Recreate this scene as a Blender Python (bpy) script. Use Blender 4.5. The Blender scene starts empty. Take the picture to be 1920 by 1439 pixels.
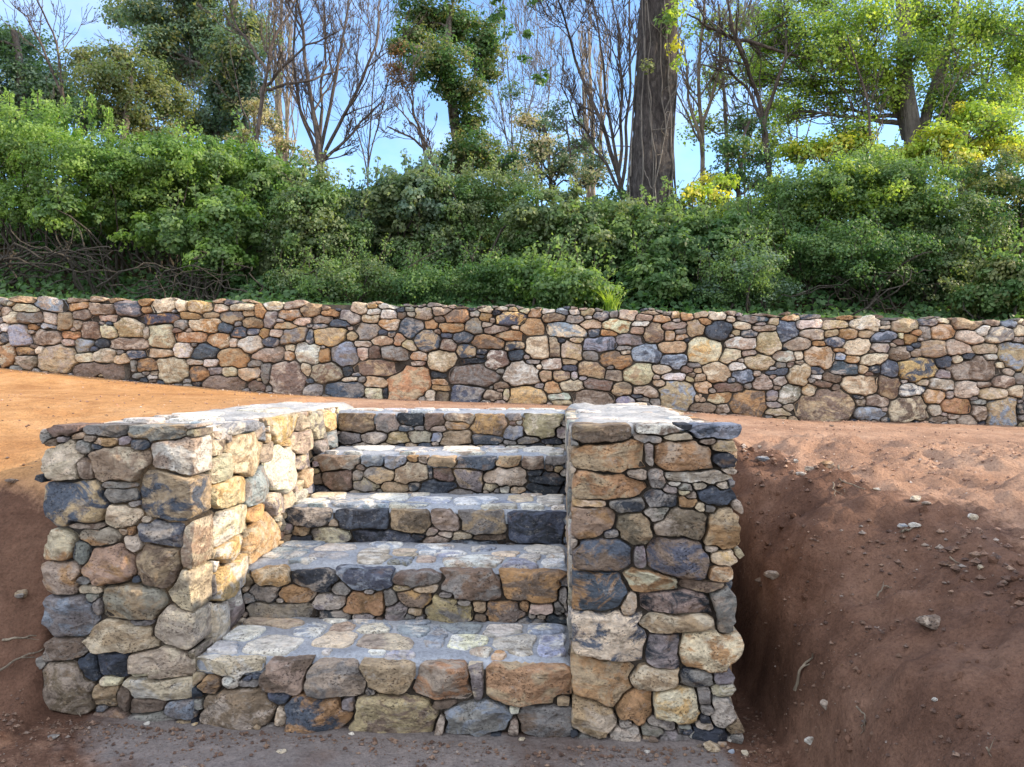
import bpy, math, random
import numpy as np
from math import radians as R

# ------------------------------------------------------------------ camera, sky, sun, exposure
scene = bpy.context.scene
COL = scene.collection
YAW = R(3.58); CAMZ = 1.417; F = 1440.0; HY = 700.0
cam_d = bpy.data.cameras.new('camera'); cam = bpy.data.objects.new('camera', cam_d); COL.objects.link(cam)
cam.location = (0, 0, CAMZ); cam.rotation_euler = (R(90), 0, YAW)
cam_d.sensor_width = 36; cam_d.lens = 36 * F / 1920
cam_d.shift_y = -(719.5 - HY) / 1920
cam_d.clip_end = 3000; cam_d.clip_start = 0.05
scene.camera = cam

SUN_EL = R(25); SUN_AZ = R(85)          # azimuth clockwise from +Y
w = bpy.data.worlds.new('World'); scene.world = w; w.use_nodes = True
wn, wl = w.node_tree.nodes, w.node_tree.links
wn.clear()
out = wn.new('ShaderNodeOutputWorld'); bg = wn.new('ShaderNodeBackground')
sky = wn.new('ShaderNodeTexSky'); sky.sky_type = 'NISHITA'; sky.sun_disc = False
sky.sun_elevation = SUN_EL; sky.sun_rotation = SUN_AZ
sky.air_density = 1.0; sky.dust_density = 0.1; sky.ozone_density = 4.0
bg.inputs['Strength'].default_value = 0.15
tc = wn.new('ShaderNodeTexCoord'); cmap = wn.new('ShaderNodeMapping'); cmap.inputs['Scale'].default_value = (1.6, 1.6, 3.2)
cn = wn.new('ShaderNodeTexNoise'); cn.inputs['Scale'].default_value = 1.7; cn.inputs['Detail'].default_value = 7; cn.inputs['Roughness'].default_value = .58
cr = wn.new('ShaderNodeValToRGB'); cr.color_ramp.elements[0].position = .50; cr.color_ramp.elements[1].position = .78
cr.color_ramp.elements[0].color = (0, 0, 0, 1); cr.color_ramp.elements[1].color = (.75, .75, .75, 1)
mx = wn.new('ShaderNodeMix'); mx.data_type = 'RGBA'
mx.inputs['B'].default_value = (2.7, 3.2, 4.4, 1)
wl.new(tc.outputs['Generated'], cmap.inputs['Vector']); wl.new(cmap.outputs[0], cn.inputs['Vector'])
wl.new(cn.outputs[0], cr.inputs[0]); sepw = wn.new('ShaderNodeSeparateXYZ'); wl.new(tc.outputs['Generated'], sepw.inputs[0])
def wmath(op, a, b_, cl=False):
    m_ = wn.new('ShaderNodeMath'); m_.operation = op; m_.use_clamp = cl
    for i_, v_ in enumerate((a, b_)):
        if isinstance(v_, (int, float)): m_.inputs[i_].default_value = v_
        else: wl.new(v_, m_.inputs[i_])
    return m_.outputs[0]
# unseen cloud added overhead and behind the camera as fill light
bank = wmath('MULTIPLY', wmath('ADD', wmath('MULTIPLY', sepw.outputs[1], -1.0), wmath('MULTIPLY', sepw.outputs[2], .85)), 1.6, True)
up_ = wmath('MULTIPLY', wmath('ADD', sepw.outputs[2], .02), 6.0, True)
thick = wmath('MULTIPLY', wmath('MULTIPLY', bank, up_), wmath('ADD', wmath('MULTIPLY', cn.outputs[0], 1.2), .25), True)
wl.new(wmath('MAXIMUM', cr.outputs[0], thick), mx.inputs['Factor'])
# the added cloud is brighter, near-neutral white to lift fill on front faces
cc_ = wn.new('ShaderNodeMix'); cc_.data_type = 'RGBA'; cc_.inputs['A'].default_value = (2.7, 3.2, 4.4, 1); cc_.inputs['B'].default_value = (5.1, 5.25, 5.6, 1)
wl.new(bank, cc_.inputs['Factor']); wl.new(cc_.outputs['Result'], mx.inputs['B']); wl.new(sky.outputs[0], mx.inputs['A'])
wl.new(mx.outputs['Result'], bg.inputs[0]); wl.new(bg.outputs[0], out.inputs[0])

sd = bpy.data.lights.new('sun', 'SUN'); sd.energy = 2.7; sd.angle = R(1.0); sd.color = (1, .80, .56)
sun = bpy.data.objects.new('sun', sd); COL.objects.link(sun)
sun.rotation_euler = (R(90) - SUN_EL, 0, -SUN_AZ + R(180))
sun.location = (12, 3, 8)
vs = scene.view_settings; vs.view_transform = 'Standard'; vs.look = 'None'; vs.gamma = 1; vs.use_curve_mapping = False
vs.exposure = 1.4
cy = scene.cycles
cy.max_bounces = 6; cy.diffuse_bounces = 3; cy.glossy_bounces = 2; cy.transmission_bounces = 3; cy.transparent_max_bounces = 4
cy.use_denoising = True

# ------------------------------------------------------------------ pixel <-> world
CY_, SY_ = math.cos(YAW), math.sin(YAW)
def ray(px, py):
    r = (px - 960) / F; z = -(py - HY) / F
    return np.array([r * CY_ - SY_, r * SY_ + CY_, z])
CAM = np.array([0, 0, CAMZ])
def onY(px, py, Y): d = ray(px, py); return CAM + d * (Y / d[1])
def onX(px, py, X): d = ray(px, py); return CAM + d * (X / d[0])
def onZ(px, py, Z): d = ray(px, py); return CAM + d * ((Z - CAMZ) / d[2])

# ------------------------------------------------------------------ noise
def _h(ix, iy, iz, s):
    h = (ix * 374761393 + iy * 668265263 + iz * 1440662683 + s * 974711 + 12345) & 0xffffffff
    h = ((h ^ (h >> 13)) * 1274126177) & 0xffffffff
    h = ((h ^ (h >> 16)) * 2246822519) & 0xffffffff
    return ((h ^ (h >> 15)) & 0xffffff) / float(0xffffff)
def vn(p, s=0):
    p = np.asarray(p, float); i = np.floor(p).astype(np.int64); f = p - i; f = f * f * (3 - 2 * f)
    x, y, z = i[..., 0], i[..., 1], i[..., 2]; fx, fy, fz = f[..., 0], f[..., 1], f[..., 2]
    def L(a, b, t): return a + (b - a) * t
    a = L(L(_h(x, y, z, s), _h(x+1, y, z, s), fx), L(_h(x, y+1, z, s), _h(x+1, y+1, z, s), fx), fy)
    b = L(L(_h(x, y, z+1, s), _h(x+1, y, z+1, s), fx), L(_h(x, y+1, z+1, s), _h(x+1, y+1, z+1, s), fx), fy)
    return L(a, b, fz) * 2 - 1
def fbm(p, o=4, s=0):
    p = np.asarray(p, float); r = 0; a = 1
    for k in range(o): r = r + a * vn(p, s + k); p = p * 2.03 + 7.1; a *= .5
    return r / 1.6
def ss(a, b, x): t = np.clip((x - a) / (b - a), 0, 1); return t * t * (3 - 2 * t)

# ------------------------------------------------------------------ mesh building
BASE = {}
class MB:
    def __init__(s): s.v = []; s.q = []; s.t = []; s.n = 0; s.at = {}; s.qm = []; s.tm = []
    def add(s, v, q=None, t=None, mat=0, **at):
        v = np.asarray(v, float).reshape(-1, 3); s.v.append(v)
        if q is not None and len(q): s.q.append(np.asarray(q, np.int64) + s.n); s.qm.append(np.full(len(q), mat))
        if t is not None and len(t): s.t.append(np.asarray(t, np.int64) + s.n); s.tm.append(np.full(len(t), mat))
        for k in at:
            a = np.asarray(at[k], float)
            if a.ndim == 1: a = np.tile(a, (len(v), 1))
            s.at.setdefault(k, []).append((s.n, a))
        s.n += len(v)
    def build(s, name, mats, parent=None, smooth=True):
        me = bpy.data.meshes.new(name)
        v = np.concatenate(s.v) if s.v else np.zeros((0, 3))
        loc = BASE.get(parent.name, np.zeros(3)) if parent is not None else np.zeros(3)
        v = v - loc
        q = np.concatenate(s.q) if s.q else np.zeros((0, 4), int); t = np.concatenate(s.t) if s.t else np.zeros((0, 3), int)
        me.vertices.add(len(v)); me.vertices.foreach_set('co', v.astype(np.float32).ravel())
        me.loops.add(q.size + t.size); me.loops.foreach_set('vertex_index', np.concatenate([q.ravel(), t.ravel()]).astype(np.int32))
        me.polygons.add(len(q) + len(t))
        st = np.concatenate([np.arange(len(q)) * 4, q.size + np.arange(len(t)) * 3]).astype(np.int32)
        me.polygons.foreach_set('loop_start', st)
        mi = np.concatenate((s.qm or [np.zeros(0)]) + (s.tm or [np.zeros(0)])).astype(np.int32)
        if not isinstance(mats, (list, tuple)): mats = [mats]
        for m in mats: me.materials.append(m)
        me.polygons.foreach_set('material_index', mi)
        me.polygons.foreach_set('use_smooth', np.full(len(mi), smooth))
        for k, lst in s.at.items():
            a = me.attributes.new(k, 'FLOAT_COLOR', 'POINT'); arr = np.zeros((len(v), 4), np.float32); arr[:, 3] = 1
            for o0, x in lst: arr[o0:o0 + len(x), :x.shape[1]] = x
            a.data.foreach_set('color', arr.ravel())
        me.update(calc_edges=True); me.validate()
        o = bpy.data.objects.new(name, me); COL.objects.link(o)
        if parent is not None: o.parent = parent; BASE[o.name] = loc
        return o
def tag(o, label, cat, group=None):
    o['label'] = label; o['category'] = cat
    if group: o['group'] = group
    return o
def empty(name, loc, label, cat, group=None):
    e = bpy.data.objects.new(name, None); COL.objects.link(e); e.location = loc; e.empty_display_size = .2
    BASE[e.name] = np.array([float(c) for c in loc])
    return tag(e, label, cat, group)

# ------------------------------------------------------------------ materials
def mat(name):
    m = bpy.data.materials.new(name); m.use_nodes = True; nt = m.node_tree; nt.nodes.clear()
    return m, nt.nodes, nt.links
def ramp(n, stops):
    r = n.new('ShaderNodeValToRGB'); e = r.color_ramp.elements
    while len(e) < len(stops): e.new(.5)
    for i, (p, c) in enumerate(stops):
        e[i].position = p; e[i].color = (*c, 1) if len(c) == 3 else c
    return r
def noise(n, l, vec, sc, det=4, rough=.6, dist=0):
    x = n.new('ShaderNodeTexNoise'); x.inputs['Scale'].default_value = sc; x.inputs['Detail'].default_value = det
    x.inputs['Roughness'].default_value = rough; x.inputs['Distortion'].default_value = dist
    if vec is not None: l.new(vec, x.inputs['Vector'])
    return x.outputs[0]
def mixc(n, l, a, b, f, mode='MIX'):
    m = n.new('ShaderNodeMix'); m.data_type = 'RGBA'; m.blend_type = mode
    for s, v in (('A', a), ('B', b)):
        if isinstance(v, tuple): m.inputs[s].default_value = (*v, 1)
        else: l.new(v, m.inputs[s])
    if isinstance(f, float): m.inputs['Factor'].default_value = f
    else: l.new(f, m.inputs['Factor'])
    return m.outputs['Result']
def math_(n, l, op, a, b=None, c=None):
    m = n.new('ShaderNodeMath'); m.operation = op
    for i, v in enumerate((a, b, c)):
        if v is None: continue
        if isinstance(v, (int, float)): m.inputs[i].default_value = v
        else: l.new(v, m.inputs[i])
    return m.outputs[0]
def finish(n, l, col, rough=.9, bumps=(), spec=.3, extra=None):
    o = n.new('ShaderNodeOutputMaterial'); p = n.new('ShaderNodeBsdfPrincipled')
    if isinstance(col, tuple): p.inputs['Base Color'].default_value = (*col, 1)
    else: l.new(col, p.inputs['Base Color'])
    if isinstance(rough, float): p.inputs['Roughness'].default_value = rough
    else: l.new(rough, p.inputs['Roughness'])
    p.inputs['Specular IOR Level'].default_value = spec
    prev = None
    for h, st, di in bumps:
        b = n.new('ShaderNodeBump'); b.inputs['Strength'].default_value = st; b.inputs['Distance'].default_value = di
        l.new(h, b.inputs['Height'])
        if prev is not None: l.new(prev, b.inputs['Normal'])
        prev = b.outputs[0]
    if prev is not None: l.new(prev, p.inputs['Normal'])
    l.new(p.outputs[0], o.inputs[0]); return p, o

def stone_mat():
    m, n, l = mat('fieldstone')
    tcn = n.new('ShaderNodeTexCoord'); a = n.new('ShaderNodeAttribute'); a.attribute_name = 'ca'
    b = n.new('ShaderNodeAttribute'); b.attribute_name = 'cb'; o = n.new('ShaderNodeAttribute'); o.attribute_name = 'off'
    va = n.new('ShaderNodeVectorMath'); va.operation = 'ADD'; l.new(tcn.outputs['Object'], va.inputs[0]); l.new(o.outputs['Color'], va.inputs[1])
    st = n.new('ShaderNodeMapping'); l.new(va.outputs[0], st.inputs['Vector']); st.inputs['Scale'].default_value = (1, 1, 1.45)
    v = st.outputs[0]
    big = noise(n, l, v, 6.5, 6, .68, 1.0)
    r1 = ramp(n, [(.47, (0, 0, 0)), (.56, (1, 1, 1))]); l.new(big, r1.inputs[0])
    c = mixc(n, l, a.outputs['Color'], b.outputs['Color'], r1.outputs[0])
    mid = noise(n, l, v, 22, 6, .72)
    r2 = ramp(n, [(.30, (.42, .40, .38)), (.5, (1, 1, 1)), (.70, (1.38, 1.33, 1.24))]); l.new(mid, r2.inputs[0])
    c = mixc(n, l, c, r2.outputs[0], 1.0, 'MULTIPLY')
    # rusty and pale staining
    rn = noise(n, l, v, 9, 4, .6); r3 = ramp(n, [(.60, (0, 0, 0)), (.75, (.55, .55, .55))]); l.new(rn, r3.inputs[0])
    c = mixc(n, l, c, (.30, .165, .07), r3.outputs[0])
    # dark pits
    pn = noise(n, l, v, 95, 3, .65); r4 = ramp(n, [(.34, (.22, .20, .19)), (.46, (1, 1, 1))]); l.new(pn, r4.inputs[0])
    pm = noise(n, l, v, 11, 3, .5); r5 = ramp(n, [(.42, (0, 0, 0)), (.58, (1, 1, 1))]); l.new(pm, r5.inputs[0])
    pit = mixc(n, l, (1., 1., 1.), r4.outputs[0], r5.outputs[0])
    c = mixc(n, l, c, pit, 1.0, 'MULTIPLY')
    # mortar dust
    dn = noise(n, l, v, 30, 5, .75); r6 = ramp(n, [(.56, (0, 0, 0)), (.72, (.55, .55, .55))]); l.new(dn, r6.inputs[0])
    c = mixc(n, l, c, (.46, .43, .40), r6.outputs[0])
    vo = n.new('ShaderNodeTexVoronoi'); vo.feature = 'F1'; vo.inputs['Scale'].default_value = 13; vv_ = n.new('ShaderNodeVectorMath'); vv_.operation = 'ADD'
    wv = n.new('ShaderNodeTexNoise'); wv.inputs['Scale'].default_value = 9; wv.inputs['Detail'].default_value = 3; l.new(v, wv.inputs['Vector']); sc_ = n.new('ShaderNodeVectorMath'); sc_.operation = 'SCALE'; sc_.inputs['Scale'].default_value = .16; l.new(wv.outputs['Color'], sc_.inputs[0]); l.new(v, vv_.inputs[0]); l.new(sc_.outputs[0], vv_.inputs[1]); l.new(vv_.outputs[0], vo.inputs['Vector'])
    finish(n, l, c, .82, [(vo.outputs['Distance'], .8, .03), (mid, .75, .026), (pit, .6, .008), (noise(n, l, v, 120, 4, .75), .6, .005)], .35)
    return m
def mortar_mat(name, c0, c1, c2, bump=.012):
    m, n, l = mat(name); tcn = n.new('ShaderNodeTexCoord'); v = tcn.outputs['Object']
    a = noise(n, l, v, 4, 6, .65, .4); r = ramp(n, [(.3, c0), (.52, c1), (.72, c2)]); l.new(a, r.inputs[0])
    f = noise(n, l, v, 70, 4, .75); r2 = ramp(n, [(.3, (.62, .6, .58)), (.55, (1, 1, 1)), (.75, (1.2, 1.18, 1.15))]); l.new(f, r2.inputs[0])
    c = mixc(n, l, r.outputs[0], r2.outputs[0], 1.0, 'MULTIPLY')
    finish(n, l, c, .88, [(noise(n, l, v, 16, 5, .65), .7, bump * 1.6), (f, .6, bump * .5)], .25); return m
STONE = stone_mat()
JOINT = mortar_mat('joint_mortar', (.035, .028, .022), (.07, .057, .046), (.14, .12, .10), .02)
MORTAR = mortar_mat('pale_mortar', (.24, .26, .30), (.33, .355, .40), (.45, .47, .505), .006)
COPING = mortar_mat('coping_mortar', (.28, .285, .29), (.43, .43, .43), (.58, .57, .56))

def soil_mat():
    m, n, l = mat('red_soil'); tcn = n.new('ShaderNodeTexCoord'); v = tcn.outputs['Object']
    at = n.new('ShaderNodeAttribute'); at.attribute_name = 'kind'   # R: dry compacted, G: mortar dust, B: leaf litter
    sep = n.new('ShaderNodeSeparateColor'); l.new(at.outputs['Color'], sep.inputs[0])
    st = n.new('ShaderNodeMapping'); l.new(v, st.inputs['Vector']); st.inputs['Scale'].default_value = (1, 1, 1)
    big = noise(n, l, v, 1.9, 6, .65, .5)
    mid = noise(n, l, v, 13, 6, .72)
    fine = noise(n, l, v, 85, 5, .75)
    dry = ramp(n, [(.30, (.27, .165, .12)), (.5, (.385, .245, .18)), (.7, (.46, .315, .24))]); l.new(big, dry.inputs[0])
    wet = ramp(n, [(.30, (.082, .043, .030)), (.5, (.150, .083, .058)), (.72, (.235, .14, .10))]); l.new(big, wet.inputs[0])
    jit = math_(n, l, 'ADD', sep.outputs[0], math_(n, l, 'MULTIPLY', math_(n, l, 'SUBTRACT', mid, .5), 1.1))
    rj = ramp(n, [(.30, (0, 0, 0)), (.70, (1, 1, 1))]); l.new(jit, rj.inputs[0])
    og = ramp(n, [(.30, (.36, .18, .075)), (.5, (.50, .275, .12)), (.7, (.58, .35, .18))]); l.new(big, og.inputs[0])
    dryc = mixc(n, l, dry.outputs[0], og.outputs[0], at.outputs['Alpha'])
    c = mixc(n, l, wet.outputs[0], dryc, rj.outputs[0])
    dj = math_(n, l, 'ADD', sep.outputs[1], math_(n, l, 'MULTIPLY', math_(n, l, 'SUBTRACT', big, .55), 2.6))
    dj = math_(n, l, 'MULTIPLY', dj, sep.outputs[1])
    rd = ramp(n, [(.12, (0, 0, 0)), (.62, (.8, .8, .8))]); l.new(dj, rd.inputs[0])
    c = mixc(n, l, c, (.24, .225, .225), rd.outputs[0])
    c = mixc(n, l, c, (.035, .028, .016), sep.outputs[2])
    r2 = ramp(n, [(.3, (.66, .64, .62)), (.52, (1, 1, 1)), (.75, (1.22, 1.2, 1.16))]); l.new(fine, r2.inputs[0])
    c = mixc(n, l, c, r2.outputs[0], 1.0, 'MULTIPLY')
    r3 = ramp(n, [(.3, (.78, .77, .76)), (.6, (1.08, 1.07, 1.05))]); l.new(mid, r3.inputs[0])
    c = mixc(n, l, c, r3.outputs[0], 1.0, 'MULTIPLY')
    finish(n, l, c, .95, [(mid, .8, .045), (noise(n, l, v, 40, 5, .7), .7, .012), (fine, .5, .004)], .15); return m
SOIL = soil_mat()
def leaf_mat(name='leaf', trans=.46):
    m, n, l = mat(name); a = n.new('ShaderNodeAttribute'); a.attribute_name = 'ca'
    o = n.new('ShaderNodeOutputMaterial'); p = n.new('ShaderNodeBsdfPrincipled'); t = n.new('ShaderNodeBsdfTranslucent'); mxs = n.new('ShaderNodeMixShader')
    l.new(a.outputs['Color'], p.inputs['Base Color']); p.inputs['Roughness'].default_value = .5; p.inputs['Specular IOR Level'].default_value = .35
    h = mixc(n, l, a.outputs['Color'], (1.5, 1.55, .7), 1.0, 'MULTIPLY'); l.new(h, t.inputs[0])
    mxs.inputs[0].default_value = trans
    l.new(p.outputs[0], mxs.inputs[1]); l.new(t.outputs[0], mxs.inputs[2]); l.new(mxs.outputs[0], o.inputs[0]); return m
LEAF = leaf_mat()
def bark_mat(name, c0, c1, c2, sc=1., zs=1.1):
    m, n, l = mat(name); tcn = n.new('ShaderNodeTexCoord'); mp = n.new('ShaderNodeMapping'); l.new(tcn.outputs['Object'], mp.inputs['Vector'])
    mp.inputs['Scale'].default_value = (9 * sc, 9 * sc, zs * sc); v = mp.outputs[0]
    a = noise(n, l, v, 1.8, 7, .7, .9); r = ramp(n, [(.32, c0), (.5, c1), (.68, c2)]); l.new(a, r.inputs[0])
    b = noise(n, l, tcn.outputs['Object'], 6, 5, .7); r2 = ramp(n, [(.3, (.65, .66, .66)), (.7, (1.15, 1.15, 1.12))]); l.new(b, r2.inputs[0])
    c = mixc(n, l, r.outputs[0], r2.outputs[0], 1.0, 'MULTIPLY')
    finish(n, l, c, .92, [(a, .9, .06)], .2); return m
BARK = bark_mat('grey_bark', (.08, .07, .065), (.17, .15, .14), (.28, .25, .235))
TWIG = bark_mat('twig_bark', (.07, .055, .05), (.14, .115, .105), (.24, .20, .18), 2)
PALE = bark_mat('pale_bark', (.20, .16, .12), (.33, .27, .21), (.50, .43, .34), 2)
STEM = bark_mat('old_stem_bark', (.045, .039, .034), (.085, .075, .065), (.17, .152, .13), 2)

# ------------------------------------------------------------------ terrain height
WX = [-60, -9, -5.7, -4.35, -2.92, -1.84, 0, 1.79, 2.24, 3.5, 4.3, 9, 60]
WZ = [2.4, 1.70, 1.47, 1.34, 1.215, 1.164, 1.107, 1.01, .973, .947, .915, .80, .5]
WT = [(-60, 2.9), (-9, 2.30), (-5.7, 2.206), (-1.84, 2.114), (0, 2.058), (4.25, 1.918), (9, 1.80), (60, 1.3)]
def walltop(x): return np.interp(x, [a for a, b in WT], [b for a, b in WT])
def wallbase(x): return np.interp(x, WX, WZ)
SX0, SX1 = -2.107, .691      # outer faces of the stairs' side walls
IX0, IX1 = -1.465, .041      # inner faces
def rightbank(x, y):
    xs = [[.69, .80, .98, 1.14, 1.6, 2.4, 4.2, 9], [.69, .86, .965, 1.12, 1.6, 2.4, 4.2, 9], [.69, .87, .95, 1.10, 1.35, 2.4, 4.2, 9], [.69, .86, .95, 1.1, 1.4, 2.4, 4.2, 9], [.69, .9, 1.0, 1.1, 1.6, 2.4, 4.2, 9]]
    zs = [[0, .04, .26, .41, .60, .72, .80, .82], [0, -.02, .31, .47, .68, .79, .84, .85], [-.12, -.08, .52, .71, .81, .87, .88, .87], [.0, .06, .74, .85, .89, .92, .91, .88], [.98, .99, 1.0, 1.0, .99, .97, .94, .88]]
    ys = [1.4, 2.8, 3.75, 4.25, 5.1]
    rows = [np.interp(x, a, b) for a, b in zip(xs, zs)]
    r = rows[0]
    for k in range(1, 5):
        t = ss(ys[k-1], ys[k], y); r = np.where(y > ys[k-1], rows[k-1] * (1 - t) + rows[k] * t, r)
    return r
def H(x, y, detail=True):
    x = np.asarray(x, float); y = np.asarray(y, float)
    wb = wallbase(x)
    P = np.stack([x, y, np.zeros_like(x)], -1)
    wob = fbm(P * 1.7, 3, 5) * .10
    yy = y + wob * .9
    left = np.interp(yy, [2.85, 2.98, 3.12, 3.34, 3.6, 4.5, 6.0], [.03, .22, .62, .92, 1.02, 1.12, 1.21])
    left = np.where(y > 6, 1.21 + (wb - 1.21) * ss(6, 7.5, y), left) 
    left = left + np.clip((-x - 3.0) * .05, 0, .12) * ss(3.3, 5, y) * (1 - ss(5.4, 7.0, y))
    right = rightbank(x + wob * .6 * ss(.75, 1.0, x), yy)
    right = np.where(y > 5.1, right + (wb - right) * ss(5.1, 7.3, y), right)
    midb = np.where(y > 5.2, 1.135 + (wb - 1.135) * ss(5.2, 7.4, y), 0.0)
    front = .04 * ss(-1.2, -2.3, x) + .02 * fbm(P * .8, 2, 9)
    t0 = ss(SX0 - .02, SX0 + .05, x); t1 = ss(SX1 - .06, SX1 + .0, x)
    z = left * (1 - t0) + midb * t0
    z = z * (1 - t1) + right * t1
    # nothing rises above the foot of the steps in front of them
    z = np.where((y < 5.2) & (x > SX0 + .05) & (x < SX1 - .06), np.where(y < 3.2, front, -.06), z)
    z = np.where((y < 2.85) & (x <= SX0 + .05), front + .03, z)
    lump = (.026 * fbm(P * 8.3, 4, 51) - .030 * np.abs(fbm(P * 5.1, 3, 57)) + .012 * fbm(P * 26, 2, 58)) * 1.35 * (x > .72)
    rough = np.where((x > .75), 1., .55) * ss(.0, .25, z) + .25
    flat = ss(5.0, 5.6, y) * .72
    if detail:
        amp = (1 - flat) * rough
        z = z + amp * (lump + .030 * fbm(P * 4.1, 4, 21) + .012 * fbm(P * 17, 3, 31))
        z = z + ss(3.6, 4.4, y) * (1 - ss(7.0, 7.5, y)) * .016 * fbm(np.stack([x * .7 + y * .5, y * 4.5, x * 0], -1), 3, 71)
        ins = (x > SX0 + .03) & (x < SX1 - .03) & (y > 3.1) & (y < 5.25)
        z = np.where(ins, np.minimum(z, -.03), z)
    # behind the retaining wall
    top = walltop(x) - .10 + 1.95 * ss(8.5, 12.5, y) + .5 * ss(14, 40, y)
    z = np.where(y > 7.68, z + (top - z) * ss(7.68, 7.76, y), z)
    far = ss(40, 120, np.hypot(x, y))
    return z * (1 - far * (y < 7.6)) + np.where(y < 7.6, far * 0, 0)
def H1(x, y): return float(H(np.array([x]), np.array([y]))[0])
def ghit(px, py, t0=1.2, t1=9):
    d = ray(px, py); t = np.arange(t0, t1, .01); p = CAM + t[:, None] * d
    h = H(p[:, 0], p[:, 1]); k = np.argmax(p[:, 2] < h); return np.array([p[k, 0], p[k, 1], h[k]])
def graded(segs):
    o = []
    for a, b, s in segs: o.append(np.arange(a, b - s * .3, s))
    o.append([segs[-1][1]]); return np.concatenate(o)
def build_ground():
    gx = graded([(-900, -60, 60), (-60, -12, 4), (-12, -5, .3), (-5, -2.6, .07), (-2.6, 2.8, .032), (2.8, 5, .06), (5, 12, .3), (12, 60, 4), (60, 900, 60)])
    gy = graded([(-300, -20, 40), (-20, -2, 2), (-2, 1.4, .15), (1.4, 5.6, .032), (5.6, 7.9, .06), (7.9, 13, .2), (13, 60, 3), (60, 900, 60)])
    X, Y = np.meshgrid(gx, gy); Z = H(X, Y); nx, ny = len(gx), len(gy)
    i = (np.arange(ny - 1)[:, None] * nx + np.arange(nx - 1)[None, :]).ravel()
    q = np.stack([i, i + 1, i + nx + 1, i + nx], 1)
    P = np.stack([X, Y, Z * 0], -1)
    nz = fbm(P * 2.3, 4, 77)
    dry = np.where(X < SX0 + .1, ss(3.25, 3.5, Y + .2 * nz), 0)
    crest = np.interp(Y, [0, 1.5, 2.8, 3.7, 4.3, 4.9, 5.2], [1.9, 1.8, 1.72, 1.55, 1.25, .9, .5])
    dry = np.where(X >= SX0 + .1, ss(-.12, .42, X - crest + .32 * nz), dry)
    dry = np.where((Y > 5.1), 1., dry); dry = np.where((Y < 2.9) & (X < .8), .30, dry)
    dust = (1 - ss(3.0, 3.1, Y)) * (1 - ss(.55, .72, X + .1 * nz)) * ss(-2.3, -1.6, X + .2 * nz) * ss(2.25, 2.8, Y + .3 * nz) * .95
    litter = ss(7.7, 7.9, Y) * .85
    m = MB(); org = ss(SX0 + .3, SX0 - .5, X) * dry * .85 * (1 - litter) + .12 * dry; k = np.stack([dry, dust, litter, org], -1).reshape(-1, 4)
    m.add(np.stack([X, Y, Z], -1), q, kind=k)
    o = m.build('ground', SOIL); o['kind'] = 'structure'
build_ground()

# ------------------------------------------------------------------ stones
PAL = dict(t=(.44, .335, .22), c=(.64, .545, .41), g=(.27, .25, .24), b=(.09, .108, .145), B=(.29, .33, .40), o=(.43, .26, .135),
           n=(.21, .155, .12), p=(.41, .335, .275), k=(.04, .047, .062), w=(.64, .61, .56), y=(.62, .43, .21))
rng = np.random.RandomState(7)
def parse(s, org=(0, 0), sc=1., box=False):
    o = []
    for it in s.replace('\n', ' ').split(';'):
        f = it.split()
        if not f: continue
        a, b, c, d = map(float, f[:4]); cc = f[4] if len(f) > 4 else 't'; rot = float(f[5]) if len(f) > 5 else None
        if box: a, b, c, d = (a + c) / 2, (b + d) / 2, (c - a), (d - b)
        o.append((org[0] + a / sc, org[1] + b / sc, c / sc, d / sc, cc, rot))
    return o
def to_uv(st, proj, uv):
    o = []
    for (cx, cy_, w_, h_, cc, rot) in st:
        c = uv(proj(cx, cy_)); l_ = uv(proj(cx - w_ / 2, cy_)); r_ = uv(proj(cx + w_ / 2, cy_)); t_ = uv(proj(cx, cy_ - h_ / 2)); b_ = uv(proj(cx, cy_ + h_ / 2))
        o.append([c[0], c[1], abs(r_[0] - l_[0]) / 2, abs(t_[1] - b_[1]) / 2, cc, rot])
    return o
KP = 6
def seed_arr(seeds):
    n = len(seeds); A = np.zeros((n, 6 + 2 * KP))
    for i, s in enumerate(seeds):
        A[i, :4] = s[:4]; A[i, 4] = math.radians(s[5]) if s[5] is not None else rng.normal(0, .08)
        A[i, 5] = rng.uniform(2.8, 6.5)
        q = np.random.RandomState(int(abs(s[0] * 7919 + s[1] * 104729) * 1000) % 2**31)
        a = np.arange(KP) * 2 * math.pi / KP + q.uniform(-.38, .38, KP) + q.uniform(0, 6.28); A[i, 6:6 + KP] = a
        ax = np.maximum(np.abs(np.cos(a)), np.abs(np.sin(a)))
        A[i, 6 + KP:] = (.98 + .5 * (1 - ax)) * q.uniform(.84, 1.24, KP)
    A[:, 2:4] = np.maximum(A[:, 2:4], .009)
    return A
def met(A, P):   # P (...,2) -> (...,n)
    d = P[..., None, :] - A[:, :2]; c, s = np.cos(A[:, 4]), np.sin(A[:, 4])
    x = (d[..., 0] * c + d[..., 1] * s) / A[:, 2]; y = (-d[..., 0] * s + d[..., 1] * c) / A[:, 3]
    e = (np.abs(x) ** A[:, 5] + np.abs(y) ** A[:, 5]) ** (1 / A[:, 5])
    an, h = A[:, 6:6 + KP], A[:, 6 + KP:]
    g = np.maximum((x[..., None] * np.cos(an) + y[..., None] * np.sin(an)) / h, 0)
    g = (g ** 26).sum(-1) ** (1 / 26)
    return np.maximum(e * .90, g)
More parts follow.
